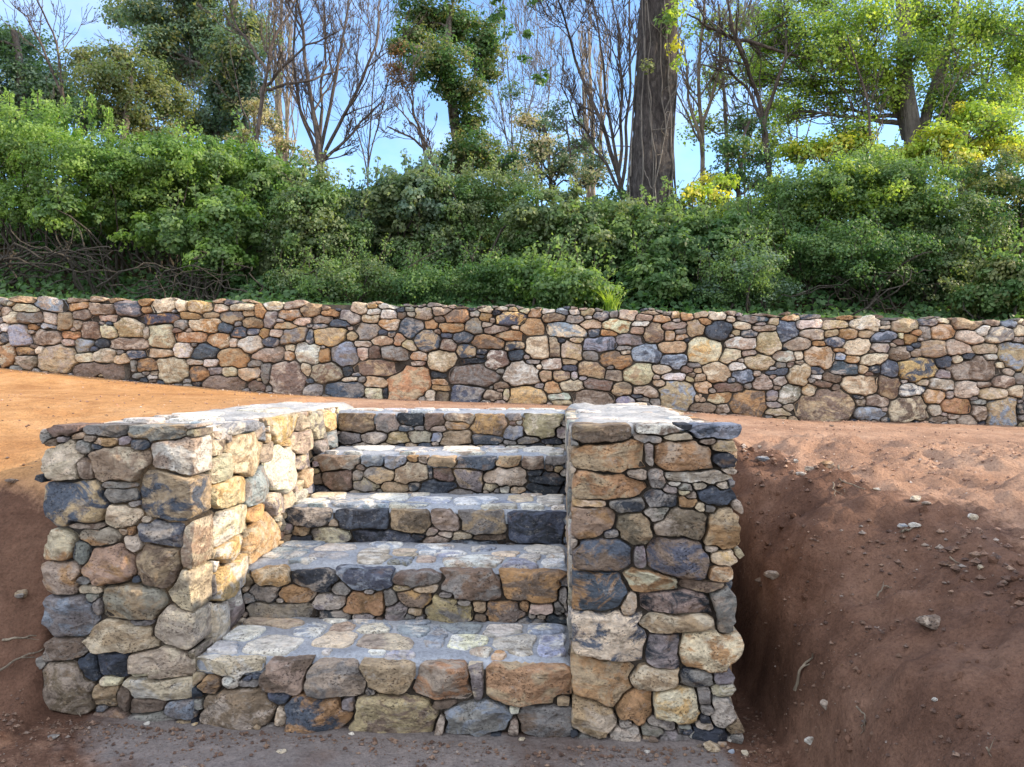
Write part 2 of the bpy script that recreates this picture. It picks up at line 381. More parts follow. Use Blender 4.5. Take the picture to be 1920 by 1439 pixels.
def autofill(seeds, bounds, inside, step, rmax, rmin, palette, rounds=2, elong=1.6, grow=1.24):
    u0, u1, v0, v1 = bounds
    for rd in range(rounds):
        gu = np.arange(u0, u1, step); gv = np.arange(v0, v1, step); U, V = np.meshgrid(gu, gv); P = np.stack([U, V], -1)
        free = inside(U, V)
        if seeds:
            A = seed_arr([[*s[:5], s[5] or 0] for s in seeds]); A[:, 5] = 4
            for a in A:
                m_ = 1.45 * (a[2] + a[3]); i0, i1 = np.searchsorted(gu, [a[0] - m_, a[0] + m_]); j0, j1 = np.searchsorted(gv, [a[1] - m_, a[1] + m_])
                if i1 > i0 and j1 > j0: free[j0:j1, i0:i1] &= met(a[None], P[j0:j1, i0:i1])[..., 0] > grow
        D = np.zeros(free.shape); cur = np.pad(free, 1); n = 0
        while cur.any() and n < int(rmax / step) + 2:
            D += cur[1:-1, 1:-1]; n += 1
            c2 = cur & np.roll(cur, 1, 0) & np.roll(cur, -1, 0) & np.roll(cur, 1, 1) & np.roll(cur, -1, 1)
            cur = c2
        D = D * step + rng.uniform(0, step * 1.2, D.shape) * (D > 0)
        idx = np.argsort(-D.ravel())[: 12000]; chosen = []
        for i in idx:
            r = min(D.ravel()[i], rmax * rng.uniform(.55, 1))
            if D.ravel()[i] < rmin: break
            u, v = U.ravel()[i], V.ravel()[i]
            if any(abs(u - a) < (r * elong + e) * .93 and abs(v - b) < (r + f) * .93 for a, b, e, f in chosen): continue
            if len(chosen) > 900: break
            e = r * elong * rng.uniform(.8, 1.15); chosen.append((u, v, e, r))
            seeds = seeds + [[u, v, e, r, palette[rng.randint(len(palette))], None]]
    return seeds
NA = 36
SRING = np.array([.0, .22, .42, .60, .75, .86, .935, .98, 1.0])
def stones(mb, seeds, O, U, V, N, bounds, depth=.12, gap=.006, prot=.03, limit=1.32, flat=False, inside=None, only=None, lean=.35, bright=1.):
    A = seed_arr(seeds); O, U, V, N = map(np.asarray, (O, U, V, N)); th = np.arange(NA) * 2 * math.pi / NA
    u0, u1, v0, v1 = bounds
    nr = len(SRING)
    for i in range(len(A)):
        if only is not None and not only(seeds[i]): continue
        c = A[i, :2]; rm = 1.5 * max(A[i, 2], A[i, 3]) * limit
        near = [j for j in range(len(A)) if j != i and abs(A[j, 0] - c[0]) < rm + A[j, 2] * 1.3 and abs(A[j, 1] - c[1]) < rm + A[j, 3] * 1.3]
        ex, ey = A[i, 2] * np.cos(th), A[i, 3] * np.sin(th); q0 = np.hypot(ex, ey) + 1e-9; asp = .5
        ct = np.cos(th) * (1 - asp) + ex / q0 * asp; sn = np.sin(th) * (1 - asp) + ey / q0 * asp; q0 = np.hypot(ct, sn); ct, sn = ct / q0, sn / q0
        rs = np.linspace(0.02, 1, 46) * rm
        P = c + rs[None, :, None] * np.stack([ct, sn], -1)[:, None, :]
        own = met(A[i:i + 1], P)[..., 0]
        bad = own > limit
        if near:
            oth = met(A[near], P).min(-1); bad |= oth < own
        bad |= (P[..., 0] < u0) | (P[..., 0] > u1) | (P[..., 1] < v0) | (P[..., 1] > v1)
        if inside is not None: bad |= ~inside(P[..., 0], P[..., 1])
        k = np.where(bad.any(1), bad.argmax(1), len(rs) - 1); r = rs[np.maximum(k - 1, 0)]
        r2 = (np.roll(r, 1) + np.roll(r, -1)) / 2; r = np.where(r > r2, r * .86 + r2 * .14, r * .95 + r2 * .05)
        sz = r.mean()
        if sz < .010: continue
        r = r * (1 + .05 * vn(np.stack([ct * 1.8, sn * 1.8, np.full(NA, i * 3.7)], -1), 3) + .03 * vn(np.stack([ct * 4.5, sn * 4.5, np.full(NA, i * 1.7)], -1), 4))
        r = np.maximum(r - gap * .5, r * .7)
        hh = min(prot * 1.1, sz * .42) * rng.uniform(.75, 1.25)
        S = SRING[1:, None]
        uu = np.concatenate([[0], (S * r * ct).ravel()]); vv = np.concatenate([[0], (S * r * sn).ravel()]); sr = np.concatenate([[0], np.repeat(SRING[1:], NA)])
        q_ = rng.uniform(4.5, 10.)
        prof = (1 - np.clip(sr, 0, 1) ** q_) ** .62
        hz = hh * prof
        if not flat:
            for _ in range(rng.randint(3, 7)):
                a = rng.uniform(0, 2 * math.pi); g = rng.uniform(.15, 1.15) * hh / max(sz, .01); h0 = hh * rng.uniform(.55, 1.)
                hz = np.minimum(hz, h0 + g * (uu * math.cos(a) + vv * math.sin(a)) * 1.2 + 0 * hz)
            hz = hz + hh * .26 * fbm(np.stack([uu / sz * 1.2, vv / sz * 1.2, np.full(len(uu), i * 2.3)], -1), 3, 8) * (sr < .97)
            hz = hz + rng.uniform(-.3, .3) * prot * .6
            hz[sr > .99] = -.022
        else:
            hz = hh * (1 - sr ** 14) ** .5 + hh * .05 * fbm(np.stack([uu * 14, vv * 14, np.full(len(uu), i * 2.3)], -1), 2, 8) * (sr < .97); hz[sr > .99] = -.006
        pts = O + (c[0] + uu)[:, None] * U + (c[1] + vv)[:, None] * V + hz[:, None] * N
        rb = .97 * r; back = O + (c[0] + rb * ct)[:, None] * U + (c[1] + rb * sn)[:, None] * V - depth * N
        pts = np.concatenate([pts, back])
        a_ = np.arange(NA); b_ = (a_ + 1) % NA
        tri = np.stack([np.zeros(NA, int), 1 + a_, 1 + b_], 1)
        quads = [np.stack([1 + k_ * NA + a_, 1 + (k_ + 1) * NA + a_, 1 + (k_ + 1) * NA + b_, 1 + k_ * NA + b_], 1) for k_ in range(nr - 1)]
        quads = np.concatenate(quads)
        if np.dot(np.cross(U, V), N) < 0: tri = tri[:, ::-1]; quads = quads[:, ::-1]
        cc = seeds[i][4]; ca = np.array(PAL[cc[0]])
        cb = np.array(PAL[cc[-1]]) if len(cc) > 1 else (ca * rng.uniform(.5, 1.0) if rng.rand() < .5 else ca * .5 + np.array([.32, .275, .235]))
        j = rng.uniform(.82, 1.18) * bright; ca = np.clip(ca * j * (1 + rng.normal(0, .04, 3)), .01, .8); cb = np.clip(cb * j, .01, .8)
        mb.add(pts, quads, tri, ca=ca, cb=cb, off=rng.uniform(-20, 20, 3))
def box(mb, x0, x1, y0, y1, z0, z1, mat=0):
    v = [(x, y, z) for z in (z0, z1) for y in (y0, y1) for x in (x0, x1)]
    mb.add(v, [(0, 2, 3, 1), (4, 5, 7, 6), (0, 1, 5, 4), (2, 6, 7, 3), (0, 4, 6, 2), (1, 3, 7, 5)], mat=mat)

def slab(mb, x0, x1, y0, y1, zf, thick=.05, amp=.008, seed=0, wob=.02, mat=0, step=.022, drop=.03):
    """mortar bed with a lumpy top, irregular outline and rounded edges"""
    nx = max(3, int((x1 - x0) / step)); ny = max(3, int((y1 - y0) / step))
    X, Y = np.meshgrid(np.linspace(0, 1, nx), np.linspace(0, 1, ny))
    x = x0 + (x1 - x0) * X; y = y0 + (y1 - y0) * Y
    P = np.stack([x * 7, y * 7, np.zeros_like(x) + seed], -1)
    wx = fbm(P, 3, 41) * wob; wy = fbm(P, 3, 43) * wob
    e = np.minimum(np.minimum(x - x0, x1 - x), np.minimum(y - y0, y1 - y))
    wgt = 1 - ss(0, .12, e)
    z = zf(x, y) + amp * fbm(P * 1.6, 4, 45) * 1.4 - drop * (1 - ss(0, .05, e)) ** 2
    v = np.stack([x + wx * wgt, y + wy * wgt, z], -1)
    i = (np.arange(ny - 1)[:, None] * nx + np.arange(nx - 1)[None, :]).ravel()
    q = np.stack([i, i + 1, i + nx + 1, i + nx], 1)
    mb.add(v, q, mat=mat)
    ring = np.concatenate([np.arange(nx), (np.arange(1, ny) * nx + nx - 1), (ny - 1) * nx + np.arange(nx - 2, -1, -1), np.arange(ny - 2, 0, -1) * nx])
    top = v.reshape(-1, 3)[ring]; bot = top.copy(); bot[:, 2] -= thick
    m = len(ring); k = np.arange(m); k2 = (k + 1) % m
    mb.add(np.concatenate([top, bot]), np.stack([k, k + m, k2 + m, k2], 1), mat=mat)

# --- the stone stairs --------------------------------------------------------------
stair = empty('stone_staircase', (-.7, 3.0, 0), 'short flight of fieldstone steps between two thick rubble walls set into the soil bank', 'stone steps')
LZ = [0, .271, .518, .700, .930, 1.157]; LY = [3.0, 3.5, 4.0, 4.5, 5.0]
TOPZ = 1.195
FRONT_L = parse('''121 808 70 22 n; 196 807 84 28 g; 290 812 102 32 g/t; 96 831 24 18 n; 116 824 18 14 g; 144 818 24 14 o; 157 838 27 23 g; 195 829 50 17 o;
231 828 20 16 g; 261 834 34 20 b; 112 871 68 77 c; 158 877 28 40 p/n; 220 869 116 64 t/c; 331 856 96 66 p/w; 220 910 60 14 g; 228 930 64 32 g/k; 135 943 116 90 t/b; 230 967 68 40 c;
318 933 112 92 t/b; 272 977 20 14 c; 110 1024 68 62 c/o; 165 986 80 14 n; 188 1008 78 36 p/o; 247 997 16 20 o; 246 1018 34 36 p; 153 1036 32 46 g/k; 302 1000 90 44 b/g; 362 1022 40 84 t/c;
203 1060 108 72 t/o; 298 1062 86 80 n/t; 114 1086 74 64 p/o; 165 1107 58 16 c; 249 1129 130 70 p/t; 350 1112 74 70 c; 124 1156 103 76 g/B; 180 1138 12 34 g; 220 1195 122 57 c/t; 260 1169 50 12 g;
334 1181 92 72 p/c; 119 1220 85 45 g/n; 163 1255 40 56 b; 209 1249 58 48 b/k; 205 1280 44 18 c; 303 1246 122 55 p/c; 125 1287 100 90 n/p; 194 1305 48 44 t; 230 1312 24 44 n; 300 1293 136 40 c/w; 265 1265 46 10 c; 272 1324 70 26 n; 339 1329 62 32 g/B''')
STEP1 = parse('''430 1247 126 46 c/w; 390 1286 46 38 o/n; 430 1282 32 26 w; 466 1282 34 14 g; 443 1330 146 78 n; 518 1310 40 24 b; 528 1347 22 42 t; 535 1265 82 72 p/n; 628 1280 108 60 p/g; 731 1270 97 58 t; 830 1277 98 82 o/p; 894 1274 26 76 g/c;
991 1282 158 84 o/t; 595 1342 124 70 o/b; 650 1322 32 28 g; 739 1343 158 78 t/n; 826 1360 20 40 n; 894 1347 122 68 g/B; 965 1332 26 16 w; 963 1366 18 30 n; 1019 1354 100 66 g/n; 1055 1318 28 20 t; 828 1325 50 16 n''')
STEP2 = parse('''505 1086 74 26 o/c; 588 1092 90 32 k; 689 1090 92 36 b/B; 779 1090 86 30 n/g; 887 1100 104 58 n/g; 990 1098 104 70 o/n; 1056 1125 18 44 g; 494 1112 52 32 k; 554 1115 68 30 p/o; 618 1129 60 34 g; 636 1106 34 30 g; 686 1131 76 40 o; 731 1121 22 34 g;
754 1103 40 13 t; 798 1106 43 13 t; 780 1123 68 32 o/n; 528 1149 130 38 p/g; 624 1158 60 24 k; 683 1156 36 14 g; 744 1153 40 34 g; 778 1150 24 16 t; 840 1147 100 48 t/g; 837 1117 28 12 g; 899 1140 32 24 t; 868 1132 30 16 g; 946 1149 72 42 n/o; 983 1138 20 20 o; 1011 1145 42 20 c; 1043 1162 40 20 k; 1051 1138 22 22 g''')
STEP3 = parse('''578 969 84 42 k; 682 973 106 44 k/b; 765 978 86 50 n/t; 835 977 54 36 p/n; 908 982 96 52 t/g; 1006 990 106 66 b/k; 625 982 18 13 t; 561 997 36 20 t; 563 1016 40 24 k; 621 1006 74 32 c/g; 720 1014 138 40 b/k; 782 1008 34 12 k; 809 998 22 16 p; 815 1018 44 28 p/n; 836 1003 28 12 p;
866 1005 36 14 c; 917 1008 60 12 n; 893 1026 96 26 b/B; 960 1030 36 18 k; 1011 1029 66 16 k''')
STEP4 = parse('''637 865 74 36 g/n; 696 861 44 30 B; 741 864 42 32 B/g; 774 861 20 14 o; 792 862 18 16 n; 833 865 62 24 t; 888 868 76 30 b; 951 868 44 28 o/t; 997 870 46 24 n; 1040 864 34 22 g; 631 900 66 38 n; 671 895 22 22 g; 685 908 42 26 p/g; 713 892 52 32 g/t; 772 886 62 38 t/c; 807 888 8 22 k; 832 890 38 30 n; 878 898 52 42 g/t;
946 893 84 36 p; 739 914 46 20 t; 777 914 22 18 k; 816 914 72 30 b; 919 914 30 16 c; 946 918 20 12 w; 970 920 26 14 t; 1004 889 40 14 k; 1023 899 66 24 k; 1023 919 60 20 k; 1047 879 18 12 t; 1030 877 18 14 n''')
STEP5 = parse('''669 793 60 38 n/t; 723 793 46 42 p/g; 769 787 46 28 k; 762 803 28 12 b; 814 790 40 34 n; 865 784 56 22 p/n; 858 798 44 16 o/p; 785 803 20 10 g; 820 803 30 14 p; 918 798 58 46 o/n; 962 783 28 16 g; 963 811 36 28 B; 1015 798 74 50 t/c; 658 822 40 22 g; 700 822 46 22 g; 743 822 40 22 t/c; 785 819 46 20 p; 818 821 22 16 B; 856 820 54 26 t;
913 823 56 20 b/p; 955 830 22 8 g; 990 826 48 16 p/g; 1034 828 36 12 k''')
INNER_L = parse('''396 801 44 18 o/p; 452 802 74 26 B/w; 385 816 18 10 B; 412 817 20 16 p; 410 840 32 34 n/c; 466 848 60 84 c/t -12; 490 813 28 40 B/p; 532 799 48 54 y/c; 541 829 18 16 y; 503 846 26 30 p; 413 883 40 62 c; 432 925 70 58 c/y; 490 917 50 72 B/g; 537 877 60 98 w; 572 829 52 46 p/c; 570 792 22 26 p; 598 799 34 44 c/g; 619 788 34 34 y;
627 824 22 30 B; 573 864 46 32 g/c; 607 836 18 26 g; 579 898 20 34 t; 587 913 22 22 B; 564 928 20 18 w; 521 944 30 42 g/c; 486 959 38 30 y/o; 493 1014 58 96 y/c 22; 392 965 50 50 p; 434 986 80 62 c/w; 435 1028 56 50 y/w; 404 1063 46 20 p/w; 438 1086 62 84 y/w; 411 1163 58 76 w/c; 448 1130 26 76 g/w; 400 1100 20 40 g''')
PIER = parse('''1141 810 97 48 n/t; 1234 802 90 24 w/n; 1340 803 98 38 B/b; 1217 823 44 15 p/g; 1278 820 60 18 c; 1328 829 32 13 n; 1362 838 50 20 t/p; 1149 859 122 54 o/t; 1218 852 15 44 g; 1280 853 112 62 o; 1362 865 50 30 k; 1151 914 124 48 o/t; 1194 890 36 22 p; 1231 899 34 32 p/g; 1319 896 138 25 p/w; 1267 909 26 10 w; 1286 924 28 12 c; 1345 932 80 30 b/k;
1240 937 58 34 k/g; 1291 942 32 20 o; 1316 952 22 20 c; 1178 949 74 28 g/k; 1117 944 40 14 o; 1120 979 56 60 t/o; 1233 965 42 32 g; 1187 992 64 64 n/t; 1272 985 92 62 n/p; 1356 994 64 78 o/t; 1360 1047 50 32 c/y; 1336 1030 30 14 p; 1136 1043 100 58 n/b; 1201 1045 24 46 g; 1271 1044 112 90 b/n; 1355 1078 50 30 o/c; 1125 1111 94 74 b/o; 1219 1091 106 38 c/o;
1319 1099 86 18 n/t; 1180 1137 28 42 t; 1267 1134 148 46 p/k; 1361 1150 46 100 g/p 8; 1260 1169 152 36 t/c 4; 1150 1195 118 90 c/b; 1245 1226 68 72 g/k; 1328 1223 110 74 c/o; 1129 1272 116 92 t/o; 1226 1274 108 46 t/c; 1307 1273 64 34 g/k; 1359 1273 46 24 g; 1359 1298 48 24 p/w; 1357 1335 50 52 g; 1192 1325 66 66 o; 1270 1327 88 60 c/y; 1322 1308 22 36 g;
1111 1349 74 64 t; 1241 1358 52 22 g; 1283 1364 24 10 g; 1322 1363 30 12 p;''')
uvY = lambda p: (p[0], p[2]); uvX = lambda p: (p[1], p[2]); uvZ = lambda p: (p[0], p[1])
Xv, Yv, Zv = np.array([1., 0, 0]), np.array([0, 1., 0]), np.array([0, 0, 1.])
always = lambda u, v: np.ones_like(u, bool)
CH = ['k', 'g', 'g', 'n', 't', 'p', 'b']
front_in = lambda u, v: (u > SX0 + .012 * np.sin(v * 17) - .006 + .010 * np.sin(v * 41 + 1)) & (u < SX1 + .012 * np.sin(v * 15 + 2) + .011 * np.sin(v * 37))
# left side wall
lw = MB()
b = (SX0 - .03, IX0, -.04, TOPZ + .014); s = to_uv(FRONT_L, lambda a, c: onY(a, c, 3.0), uvY); s = autofill(s, b, always, .008, .05, .012, CH)
stones(lw, s, (0, 3.0, 0), Xv, Zv, -Yv, b, .17, .006, .042, inside=front_in)
def above_steps(y, z):
    t = np.full_like(y, -1.)
    for k in range(5): t = np.where(y >= LY[k] - .0, LZ[k + 1] - .04, t)
    return z > t
b = (3.16, 5.05, .2, TOPZ); s = to_uv(INNER_L, lambda a, c: onX(a, c, IX0), uvX)
s = autofill(s, b, above_steps, .01, .10, .014, ['c', 'p', 'c/t', 'g', 'w', 't'])
stones(lw, s, (IX0, 0, 0), Yv, Zv, Xv, b, .12, .006, .030, inside=above_steps)
b = (3.16, 5.42, -.05, TOPZ); s = autofill([], b, always, .02, .13, .02, ['t/n', 'g', 'p', 'c', 'b/g', 'o', 'n'])
stones(lw, s, (SX0, 0, 0), Yv, Zv, -Xv, b, .1, .008, .02)
LW = lw.build('side_wall', STONE, stair)
c = MB(); box(c, SX0 + .045, IX0 - .036, 3.034, 5.44, -.3, TOPZ - .035); c.build('joint_mortar', JOINT, LW)
# right side wall
rw = MB()
b = (IX1, SX1 + .03, -.05, TOPZ + .024); s = to_uv([((a + w_ / 2 + 1069) / 2, c_, a + w_ / 2 - 1069, h_, cc, ro) if a - w_ / 2 < 1108 else (a, c_, w_, h_, cc, ro) for a, c_, w_, h_, cc, ro in PIER], lambda a, c: onY(a, c, 3.0), uvY); s = autofill(s, b, always, .008, .05, .012, CH)
stones(rw, s, (0, 3.0, 0), Xv, Zv, -Yv, b, .17, .006, .042, inside=front_in)
b = (3.16, 5.05, .2, TOPZ); s = autofill([], b, above_steps, .015, .10, .016, ['c', 'p', 'w', 'w/p', 'g', 't'])
stones(rw, s, (IX1, 0, 0), Yv, Zv, -Xv, b, .1, .006, .010, inside=above_steps)
b = (3.16, 5.42, -.05, TOPZ); s = autofill([], b, always, .015, .13, .018, ['t/n', 'g', 'p', 'c', 'b/g', 'o', 'n'])
stones(rw, s, (SX1, 0, 0), Yv, Zv, Xv, b, .1, .008, .03)
RW = rw.build('side_wall', STONE, stair)
c = MB(); box(c, IX1 + .036, SX1 - .045, 3.034, 5.44, -.3, TOPZ - .035); c.build('joint_mortar', JOINT, RW)
# copings
def coping(parent, x0, x1, y0, y1, seed, bx=True):
    m = MB(); zf = lambda x, y: TOPZ + .006 + .012 * np.sin(x * 5 + seed) * np.sin(y * 2.1 + seed) + 0 * x
    slab(m, x0, x1, y0, y1, zf, .05, .013, seed, .028)
    s = [q for q in autofill([], (x0 + .02, x1 - .02, y0 + .02, y1 - .02), always, .02, .13, .05, ['w', 'c', 'w/p', 'B/w', 'w'], 1, 1.2) if rng.rand() < .45]
    stones(m, s, (0, 0, TOPZ + .009), Xv, Yv, Zv, (x0 + .02, x1 - .02, y0 + .02, y1 - .02), .02, .04, .007, 1.0, flat=True, bright=1.2)
    n0 = len(m.qm)
    # stones use slot 1
    m.qm = [m.qm[0], m.qm[1]] + [np.full(len(a), 1) for a in m.qm[2:]]; m.tm = [np.full(len(a), 1) for a in m.tm]
    m.build('coping', [COPING, STONE], parent)
coping(LW, SX0 + .06, IX0 - .02, 3.11, 5.46, 1.)
coping(RW, IX1 + .015, SX1 - .05, 3.13, 5.46, 2.)
# steps
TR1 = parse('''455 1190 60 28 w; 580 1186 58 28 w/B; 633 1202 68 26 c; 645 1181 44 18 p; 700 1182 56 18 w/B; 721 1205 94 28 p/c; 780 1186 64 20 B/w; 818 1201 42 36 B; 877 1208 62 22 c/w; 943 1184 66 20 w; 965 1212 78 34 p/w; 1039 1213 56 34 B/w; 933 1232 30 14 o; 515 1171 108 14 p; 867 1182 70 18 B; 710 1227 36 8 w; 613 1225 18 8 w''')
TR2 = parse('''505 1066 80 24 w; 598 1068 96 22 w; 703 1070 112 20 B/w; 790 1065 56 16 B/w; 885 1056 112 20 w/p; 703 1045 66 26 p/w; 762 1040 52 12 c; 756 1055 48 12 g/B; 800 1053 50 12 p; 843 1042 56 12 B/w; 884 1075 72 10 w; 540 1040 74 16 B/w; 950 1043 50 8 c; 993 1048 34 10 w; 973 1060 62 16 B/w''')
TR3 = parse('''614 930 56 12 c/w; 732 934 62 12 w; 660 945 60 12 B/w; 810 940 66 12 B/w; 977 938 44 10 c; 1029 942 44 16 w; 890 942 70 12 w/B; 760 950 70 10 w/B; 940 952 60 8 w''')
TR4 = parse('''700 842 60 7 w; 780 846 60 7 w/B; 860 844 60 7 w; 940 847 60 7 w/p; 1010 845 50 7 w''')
for k, (P_, T_) in enumerate(((STEP1, TR1), (STEP2, TR2), (STEP3, TR3), (STEP4, TR4), (STEP5, []))):
    Y0 = LY[k]; z0, z1 = LZ[k] - .06, LZ[k + 1]
    m = MB(); b = (IX0 - .012, IX1 + .012, z0, z1); s = to_uv(P_, lambda a, c: onY(a, c, Y0), uvY); n0 = len(s); s = autofill(s, b, always, .007, .05, .011, CH); s = [q for i_, q in enumerate(s) if i_ < n0 or q[1] < z1 - .034]
    stones(m, s, (0, Y0, 0), Xv, Zv, -Yv, b, .10, .006, .034 if k else .045, limit=1.6)
    ST = m.build('step', STONE, stair)
    c = MB(); Y1 = (LY[k + 1] + .06) if k < 4 else 5.44
    box(c, IX0 + .003, IX1 - .003, Y0 + .034, Y1, LZ[k] - .12, z1 - .03); c.build('joint_mortar', JOINT, ST)
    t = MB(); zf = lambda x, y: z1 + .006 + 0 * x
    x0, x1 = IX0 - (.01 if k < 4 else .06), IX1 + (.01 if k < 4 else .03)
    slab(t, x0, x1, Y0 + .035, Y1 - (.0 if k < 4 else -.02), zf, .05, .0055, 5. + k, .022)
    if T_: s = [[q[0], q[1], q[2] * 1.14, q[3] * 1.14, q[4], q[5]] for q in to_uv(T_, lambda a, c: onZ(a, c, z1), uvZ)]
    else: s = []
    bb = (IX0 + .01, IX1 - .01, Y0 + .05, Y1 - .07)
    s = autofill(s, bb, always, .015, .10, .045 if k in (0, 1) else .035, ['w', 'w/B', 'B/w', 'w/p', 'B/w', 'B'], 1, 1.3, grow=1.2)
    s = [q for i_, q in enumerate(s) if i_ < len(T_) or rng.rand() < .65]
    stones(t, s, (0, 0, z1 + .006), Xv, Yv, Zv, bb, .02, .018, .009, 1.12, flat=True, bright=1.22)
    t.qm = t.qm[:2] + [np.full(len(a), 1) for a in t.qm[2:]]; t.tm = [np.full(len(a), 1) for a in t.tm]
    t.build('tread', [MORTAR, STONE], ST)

# --- the long retaining wall behind the path ---------------------------------------
WY = 7.5
RA = parse('''30 65 175 95 t; 145 65 320 130 B/p; 300 62 430 95 n; 430 62 500 95 n; 465 65 640 92 t; 0 70 35 110 g; 0 115 50 160 p; 50 105 185 140 c; 320 92 420 132 o; 405 95 540 155 n; 540 80 665 162 g/b; 650 70 715 115 o; 715 70 830 145 c; 828 70 890 138 c; 885 68 1005 142 y/c; 1000 68 1065 98 t; 1050 68 1135 105 b; 1130 68 1230 95 t; 1230 75 1335 130 c/w; 1335 72 1450 125 p; 1440 75 1550 95 c; 1550 80 1665 120 o/p; 1655 95 1735 150 c; 1735 92 1785 125 o; 1785 88 1895 122 w;
345 130 430 180 n; 20 138 85 190 c; 60 140 205 195 g/n; 200 145 270 225 p; 430 150 570 188 p; 265 150 345 225 t; 665 112 720 145 o; 650 145 845 195 b/o; 1005 102 1080 138 c; 1085 98 1200 135 c; 1205 98 1260 175 o; 1310 125 1430 178 o/p; 1415 95 1515 165 t/n; 1470 152 1580 192 p; 1520 130 1605 165 o; 1610 125 1700 195 g; 1715 148 1795 192 o/c; 1735 125 1795 158 w; 1800 130 1880 175 w; 1880 135 1920 175 n; 845 140 955 178 o; 960 140 1025 170 t; 1050 130 1145 195 g/t; 1145 135 1200 160 t; 1245 140 1310 220 g;
555 160 675 262 t/c; 475 205 550 265 c; 380 180 475 265 n; 290 228 378 275 o; 350 180 390 225 p; 40 198 135 300 B/p; 130 195 178 228 o; 195 185 265 220 B; 0 192 38 235 w; 0 240 38 290 b; 145 225 290 300 n; 295 265 355 305 p; 345 268 440 330 g/B; 450 265 520 310 k; 525 262 698 318 n; 690 200 830 310 c/t; 675 215 705 270 p; 895 170 1030 235 o/c; 830 180 890 222 g; 1030 195 1095 238 b; 1145 165 1250 215 t; 1290 190 1420 228 t/o; 1395 165 1475 205 c; 1570 175 1665 208 b; 1795 172 1895 225 c/o; 1670 195 1795 272 p/g; 1480 195 1545 222 b;
835 228 965 282 o; 1095 212 1165 265 o/b; 1165 218 1232 250 b; 1225 218 1275 270 o; 1275 222 1355 262 p; 1325 208 1450 290 g/t; 1450 225 1485 292 b; 1485 215 1635 305 y/t; 1635 235 1705 275 t; 1785 222 1840 250 b; 985 242 1090 312 o/c; 1085 262 1125 310 p; 1120 255 1240 335 c/w; 1240 258 1320 305 b; 1680 275 1755 308 p; 1755 250 1865 298 t/c; 1865 240 1920 310 o;
0 290 68 400 o/c; 65 302 165 348 o/n; 160 305 210 340 c; 80 345 178 405 n; 185 300 362 420 t/p; 365 335 435 375 c; 440 312 540 388 c; 538 335 612 392 t; 600 320 680 362 b; 695 310 820 362 t; 825 285 905 365 w/c; 905 290 1032 362 b; 1035 312 1170 398 t/o; 1195 305 1350 378 p; 1350 290 1395 330 c; 1350 320 1395 375 o; 1400 288 1505 378 w; 1508 318 1565 380 o/c; 1570 280 1690 398 B/g; 1690 300 1745 370 p; 1745 300 1800 365 n;
365 375 615 462 n; 620 370 645 425 g; 640 360 740 425 n/o; 742 352 885 465 c/t; 872 365 965 390 p; 965 360 1035 400 w; 890 392 985 468 o/n; 985 400 1050 438 g; 1050 390 1125 455 c; 1175 368 1240 400 g; 1128 402 1232 462 t/p; 1238 378 1280 470 g; 1280 378 1440 528 n; 1420 380 1470 440 c; 1470 382 1620 475 p/n; 1620 398 1670 450 k; 1670 365 1910 442 n/t;
980 440 1175 510 n; 1178 462 1250 515 n; 625 430 680 455 g; 685 435 745 462 g; 450 425 500 450 c; 1258 490 1285 520 g; 1435 485 1530 540 g; 1530 475 1722 548 b/g; 1620 445 1705 470 c; 1715 448 1840 498 t; 1722 495 1810 555 c; 1810 500 1840 545 k''', (0, 530), 2.526, True)
